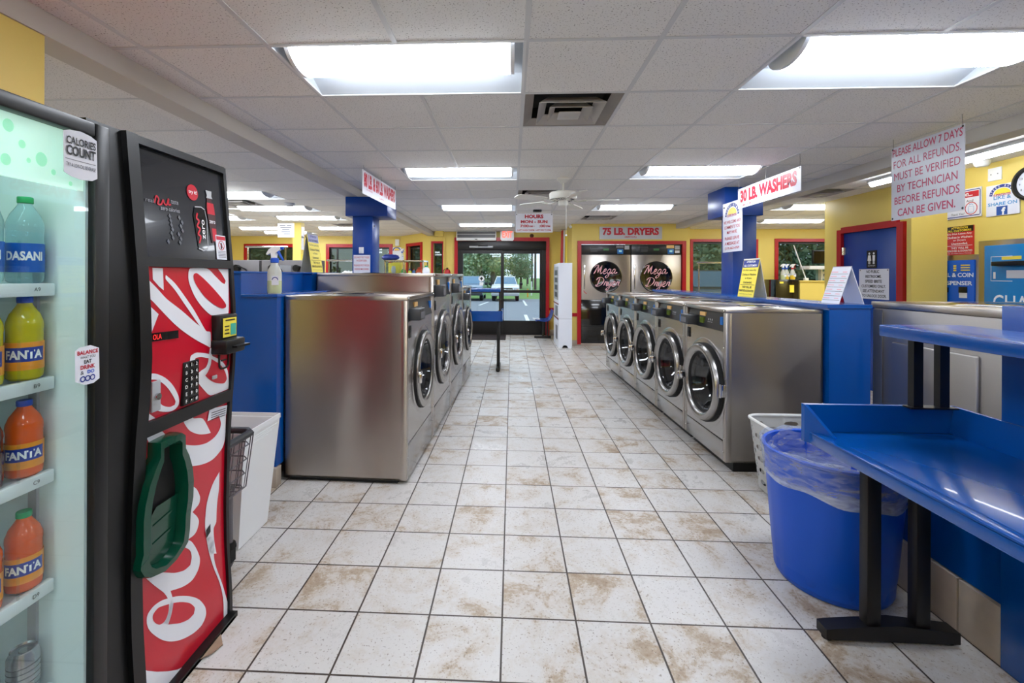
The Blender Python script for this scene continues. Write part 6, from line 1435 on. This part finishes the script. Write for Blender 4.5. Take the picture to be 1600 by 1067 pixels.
for lab, nm_, x, h, w_, m_, cp_ in (('green detergent jug at the left of the glass case', 'detergent_jug', -2.04 + .02, .17, .10, greenp, white_plastic), ('yellow detergent bottle in the glass case', 'detergent_bottle', -1.90, .14, .07, card_yellow, blue_cap), ('blue detergent bottle in the glass case', 'detergent_bottle', -1.825, .15, .06, bluep, red), ('orange-red detergent jug in the glass case', 'detergent_jug', -1.725, .18, .13, orangep, red)):
    jug(lab, nm_, x, 8.45, 1.402, h, w_, m_, cp_)
jug('white detergent jug on the washer tops right of the glass case', 'detergent_jug', -1.50, 7.95, 1.402 + .0, .2, .13, white_plastic, green_cap)
t = thing('shelf_stand', 'narrow grey stand under the white jug beside the glass case', 'stand', (-1.5, 7.95, 0)); b = MB(); b.box(-1.60, -1.40, 7.8, 8.1, 0, 1.40, .004); b.build('body', lt_grey, t)
t = thing('yellow_dispenser', 'yellow and silver dispenser at the left end of the glass case', 'dispenser', (-2.2, 8.5, 1.402)); b = MB(); b.box(-2.30, -2.09, 8.42, 8.6, 1.402, 1.66, .008); b.build('body', card_yellow, t); b = MB(); b.lathe([(0, 0), (.06, 0), (.05, .03), (.03, .06), (.045, .12), (.03, .2), (0, .2)], (-2.19, 8.38, 1.402), 'Z', 18); b.build('silver_cone', lt_grey, t)
t = thing('blue_bundle', 'blue cloth bundle on top of the glass case', 'cloth', (-2.3, 8.55, 1.712)); b = MB(); b.sphere((-2.28, 8.5, 1.765), .13, 20, 1.3, .7, .42)
for v_ in b.bm.verts: v_.co += V((rr.uniform(-.012, .012), rr.uniform(-.012, .012), rr.uniform(-.012, .012)))
b.build('cloth', blue_ink, t, ang=80)
spray('white spray bottle standing on top of the glass case', -2.06, 8.5, 1.711, .22, sign_white, white_plastic, trig_b, None)
# ================================================================== outside
asph = noisy(mat('asphalt', (128, 134, 144), .8), 3, .1, .2, 60); grass = noisy(mat('grass_lawn', (112, 148, 84), .9), 2, .25, .5, 40)
def ground_z(y): return -.05 if y < 11.4 else -.08 - (y - 11.4) * .0135
b = MB(); ys = [11.3, 14, 20, 26, 37]
for i in range(len(ys) - 1): b.quad((-40, ys[i], ground_z(ys[i])), (45, ys[i], ground_z(ys[i])), (45, ys[i + 1], ground_z(ys[i + 1])), (-40, ys[i + 1], ground_z(ys[i + 1])))
o = b.build('parking_lot', asph, None, False); o['kind'] = 'structure'
b = MB(); b.quad((-60, 37, ground_z(37)), (70, 37, ground_z(37)), (70, 44, -.2), (-60, 44, -.2)); b.quad((-60, 44, -.2), (70, 44, -.2), (90, 90, 1.0), (-90, 90, 1.0)); o = b.build('lawn', grass, None, False); o['kind'] = 'structure'
line = mat('road_paint', (232, 234, 236), .6)
for i, (x, y0, y1) in enumerate(((-1.95, 26.5, 31), (.78, 26.5, 34), (3.6, 26.5, 34), (.50, 15.8, 19), (6.4, 26.5, 34))):
    b = MB(); zz = .006; dx = {0: 1.5, 1: 0}.get(i, 0)
    b.poly([(x, y0, ground_z(y0) + zz), (x + .13, y0, ground_z(y0) + zz), (x + .13 + dx * .2, y1, ground_z(y1) + zz), (x + dx * .2, y1, ground_z(y1) + zz)], (0, 0, .003)); o = b.build('parking_line', line, None, False)
    tag(o, ['white parking line left of the white pickup', 'white parking line right of the white pickup', 'second white parking line right of the pickup', 'white parking line nearest the entrance door', 'white parking line farthest to the right'][i], 'parking line')
def vehicle(name, label, cx, y, z, body_m, pickup):
    t = thing(name, label, 'vehicle', (cx, y, z)); W2 = .98; Ln = 5.2
    bodyp = [(0, .42), (-.02, .75), (.02, 1.02), (.25, 1.10), (1.35, 1.20), (Ln, 1.16), (Ln, .45), (4.6, .38), (1.2, .36)]
    b = MB(); b.poly([(cx - W2, y + a, z + q) for a, q in bodyp], (2 * W2, 0, 0))
    bmesh.ops.bevel(b.bm, geom=[e for e in b.bm.edges], offset=.05, segments=2, affect='EDGES'); b.build('body', body_m, t)
    ce = 3.6 if pickup else 5.0
    b = MB(); A = [(-.86, 1.25, 1.18), (.86, 1.25, 1.18), (.90, ce, 1.18), (-.90, ce, 1.18)]; T = [(-.66, 2.05, 1.78), (.66, 2.05, 1.78), (.70, ce - .15, 1.80), (-.70, ce - .15, 1.80)]
    R = [[b.bm.verts.new((cx + p[0], y + p[1], z + p[2])) for p in q] for q in (A, T)]
    for i in range(4): b.bm.faces.new((R[0][i], R[0][(i + 1) % 4], R[1][(i + 1) % 4], R[1][i]))
    b.bm.faces.new(R[1]); b.bm.faces.new(R[0][::-1]); b.build('cabin', body_m, t, False)
    gl = mat('car_glass', (92, 130, 160), .06, spec=.8)
    b = MB(); b.flat([(cx - .80, y + 1.32, z + 1.225), (cx + .80, y + 1.32, z + 1.225), (cx + .63, y + 1.995, z + 1.73), (cx - .63, y + 1.995, z + 1.73)]); q = [v for v in b.bm.verts]
    for v in q: v.co += V((0, -.02, .012))
    for s in (-1, 1): b.flat([(cx + s * .885, y + 1.55, z + 1.22), (cx + s * .90, y + ce - .2, z + 1.22), (cx + s * .74, y + ce - .35, z + 1.72), (cx + s * .70, y + 2.15, z + 1.72)])
    b.build('windows', gl, t, False)
    b = MB(); b.box(cx - .52, cx + .52, y - .04, y + .03, z + .68, z + .98, .03); gr = b.build('grille', black, t)
    b = MB(); b.box(cx - .5, cx + .5, y - .055, y - .035, z + .8, z + .86, .008); b.lathe([(0, -.07), (.12, -.06), (.13, -.05)], (cx, y, z + .83), 'Y', 24, sx=1.0, sy=.5); b.build('grille_bar', chrome, gr)
    for s in (-1, 1):
        b = MB(); b.box(cx + s * .76 - .17, cx + s * .76 + .17, y - .03, y + .08, z + .74, z + .97, .03); b.build('headlight', lt_grey, t)
        b = MB(); b.box(cx + s * .88 - .05, cx + s * .88 + .05, y - .035, y + .05, z + .76, z + .88, .01); b.build('turn_light', mat('amber_lens', (236, 150, 60), .3), t)
        b = MB(); b.box(cx + s * 1.13 - .12, cx + s * 1.13 + .12, y + 1.5, y + 1.6, z + 1.14, z + 1.34, .03); b.build('wing_mirror', black, t)
        for wy in (.95, 4.2):
            b = MB(); b.lathe([(0, -.13), (.26, -.13), (.36, -.11), (.38, 0), (.36, .11), (.26, .13), (0, .13)], (cx + s * .84, y + wy, z + .38), 'X', 28); wh = b.build('wheel', rubber, t)
            b = MB(); b.lathe([(0, s * .14), (.2, s * .135), (.22, s * .12)], (cx + s * .84, y + wy, z + .38), 'X', 20); b.build('hubcap', lt_grey, wh)
    b = MB(); b.box(cx - .95, cx + .95, y - .07, y + .08, z + .42, z + .62, .03); b.build('bumper', dark_grey if body_m is not MATS['truck_white'] else lt_grey, t)
    return t
tw = noisy(mat('truck_white', (232, 234, 236), .25, coat=.5), 3, .02); sb = noisy(mat('suv_blue_grey', (120, 140, 164), .22, coat=.5), 3, .04); sd_ = noisy(mat('suv_dark', (44, 48, 54), .22, coat=.5), 3, .05)
vehicle('pickup_truck', 'white pickup truck parked nose-in outside the entrance door', -.46, 32.0, ground_z(34), tw, True)
vehicle('suv', 'blue-grey vehicle parked left of the white pickup outside', -3.05, 32.4, ground_z(34), sb, False)
vehicle('suv', 'dark vehicle parked outside the right-hand windows', 6.6, 13.6, ground_z(15), sd_, False)
# trees ------------------------------------------------------------------------
leaf = mat('leaf_green', (104, 142, 78), .6); lb_ = bsdf(leaf); oi = N(leaf, 'ShaderNodeObjectInfo'); nz = N(leaf, 'ShaderNodeTexNoise'); nz.inputs['Scale'].default_value = .9
tcx = N(leaf, 'ShaderNodeTexCoord'); L(leaf, tcx.outputs['Object'], nz.inputs['Vector']); cr_ = N(leaf, 'ShaderNodeValToRGB'); cr_.color_ramp.elements[0].color = (*lin((112, 140, 108)), 1); cr_.color_ramp.elements[0].position = .3; cr_.color_ramp.elements[1].color = (*lin((186, 204, 168)), 1); cr_.color_ramp.elements[1].position = .75
L(leaf, nz.outputs['Fac'], cr_.inputs[0]); L(leaf, cr_.outputs[0], lb_.inputs['Base Color'])
bark = noisy(mat('tree_bark', (92, 82, 74), .9), 8, .2)
def leaf_mesh(seed, n, blobs, sz):
    r = random.Random(seed); vs = []; fs = []
    for _ in range(n):
        c = r.choice(blobs); d = V((r.gauss(0, 1), r.gauss(0, 1), r.gauss(0, 1))).normalized() * (r.random() ** .4)
        p = V((c[0] + d.x * c[3], c[1] + d.y * c[3], c[2] + d.z * c[4])); a = V((r.gauss(0, 1), r.gauss(0, 1), r.gauss(0, 1))).normalized(); q = a.cross(V((r.gauss(0, 1), r.gauss(0, 1), r.gauss(0, 1)))).normalized(); s = sz * r.uniform(.6, 1.3)
        k = len(vs); vs += [p - a * s, p + q * s * .55, p + a * s, p - q * s * .55]; fs.append((k, k + 1, k + 2, k + 3))
    me = bpy.data.meshes.new('crown'); me.from_pydata(vs, [], fs); me.materials.append(leaf); return me
CR = [leaf_mesh(1, 9000, [(0, 0, 5.5, 2.2, 2.0), (1.2, .3, 4.4, 1.6, 1.4), (-1.3, -.2, 4.6, 1.7, 1.5), (.3, 0, 7.0, 1.5, 1.3), (-.6, .2, 3.2, 1.5, 1.2), (.9, -.3, 3.0, 1.4, 1.1)], .13),
      leaf_mesh(2, 9000, [(0, 0, 1.6, 2.2, 1.7), (1.6, .3, 1.8, 1.8, 1.6), (-1.5, -.2, 2.0, 1.9, 1.7), (.2, 0, 3.6, 1.9, 1.5), (-.8, .2, 4.6, 1.3, 1.1), (.9, 0, 5.0, 1.2, 1.0)], .13)]
def tree(x, y, z, s, kind, rot, label):
    t = thing('tree', label, 'tree', (0, 0, 0), 'trees beyond the parking lot')
    if kind == 0:
        b = MB(); b.tube([(0, 0, -.2), (.05, 0, 2), (.0, .1, 4.5), (.3, 0, 7)], [.28, .2, .13, .04], 10); b.tube([(.02, 0, 2.4), (-.7, .1, 4), (-1.3, 0, 5.4)], [.12, .08, .03], 8); b.tube([(.02, 0, 2.8), (.8, -.1, 4.2), (1.3, 0, 5.2)], [.11, .07, .03], 8); b.build('trunk', bark, t)
    else:
        b = MB(); b.tube([(0, 0, -.2), (0, 0, 2), (.1, 0, 3.6)], [.2, .14, .05], 8); b.build('trunk', bark, t)
    o = bpy.data.objects.new('crown', CR[kind]); COL.objects.link(o); o.parent = t
    t.location = (x, y, z); t.scale = (s, s, s); t.rotation_euler = (0, 0, rot)
TR = [(-9.5, 50, 1.3, 1, 'leftmost dense tree in the entrance view'), (-6.0, 47, 1.35, 1, 'dense bushy tree above the blue-grey vehicle'), (-3.6, 52, 1.35, 1, 'dense bushy tree between the two vehicles'), (-1.9, 46, 1.0, 0, 'tall tree with bare trunk behind the white pickup'), (1.0, 52, .62, 0, 'small round-crowned tree right of the white pickup'),
      (9.5, 30, 1.25, 1, 'dense tree outside the nearer right window, left one'), (13.5, 29, 1.3, 1, 'dense tree outside the nearer right window, right one'), (17.5, 30, 1.3, 1, 'dense tree outside the far right window, left one'), (22, 31, 1.3, 0, 'taller tree outside the far right window'), (26, 33, 1.4, 1, 'dense tree outside the far right window, right one'),
      (-13, 26, 1.1, 1, 'dense tree outside the left windows, nearest the splayed one'), (-17.5, 27, 1.2, 1, 'dense tree outside the left windows, middle one'), (-22, 28, 1.3, 1, 'dense tree outside the left windows, outermost')]
for i, (x, y, s, k, lab) in enumerate(TR): tree(x, y, (-.35 if y < 40 else -.1), s, k, i * 1.7, lab)
# street furniture far away
wood = noisy(mat('pole_wood', (86, 80, 80), .8), 6, .1)
for i, (x, y, h) in enumerate(((2.55, 50, 6.2), (2.45, 56, 6.6), (2.2, 64, 4.6))):
    t = thing('utility_pole', ['utility pole nearest, right of the entrance view', 'taller utility pole behind the nearest one', 'short far utility pole beside the road'][i], 'utility pole', (x, y, .1))
    b = MB(); b.cyl((x, y, -.1), (x, y, .1 + h), .14, .10, 10); b.build('pole', wood, t); b = MB(); b.box(x - .7, x + .7, y - .06, y + .06, .3 + h - .6, .42 + h - .6); b.build('crossarm', wood, t)
t = thing('roadside_sign', 'low brown sign board standing across the road', 'sign', (1.3, 58, .1)); b = MB(); b.box(.45, 2.1, 58, 58.15, 1.25, 2.1); b.build('board', noisy(mat('brown_board', (120, 96, 84), .7), 4, .15), t, False); b = MB(); b.box(.6, .7, 58, 58.1, .1, 1.25); b.box(1.85, 1.95, 58, 58.1, .1, 1.25); b.build('post', wood, t)
t = thing('bollard', 'orange and white marker post on the far lawn', 'bollard', (1.35, 39, -.35)); b = MB(); b.cyl((1.35, 39, -.4), (1.35, 39, .35), .05, seg=10); b.build('post', mat('marker_orange', (236, 150, 40), .5), t)
t = thing('road_sign', 'white sign post on the far lawn right of the pickup', 'sign', (1.75, 41, -.3)); b = MB(); b.box(1.7, 1.82, 41, 41.05, -.35, .95); b.build('post', white_paint, t)
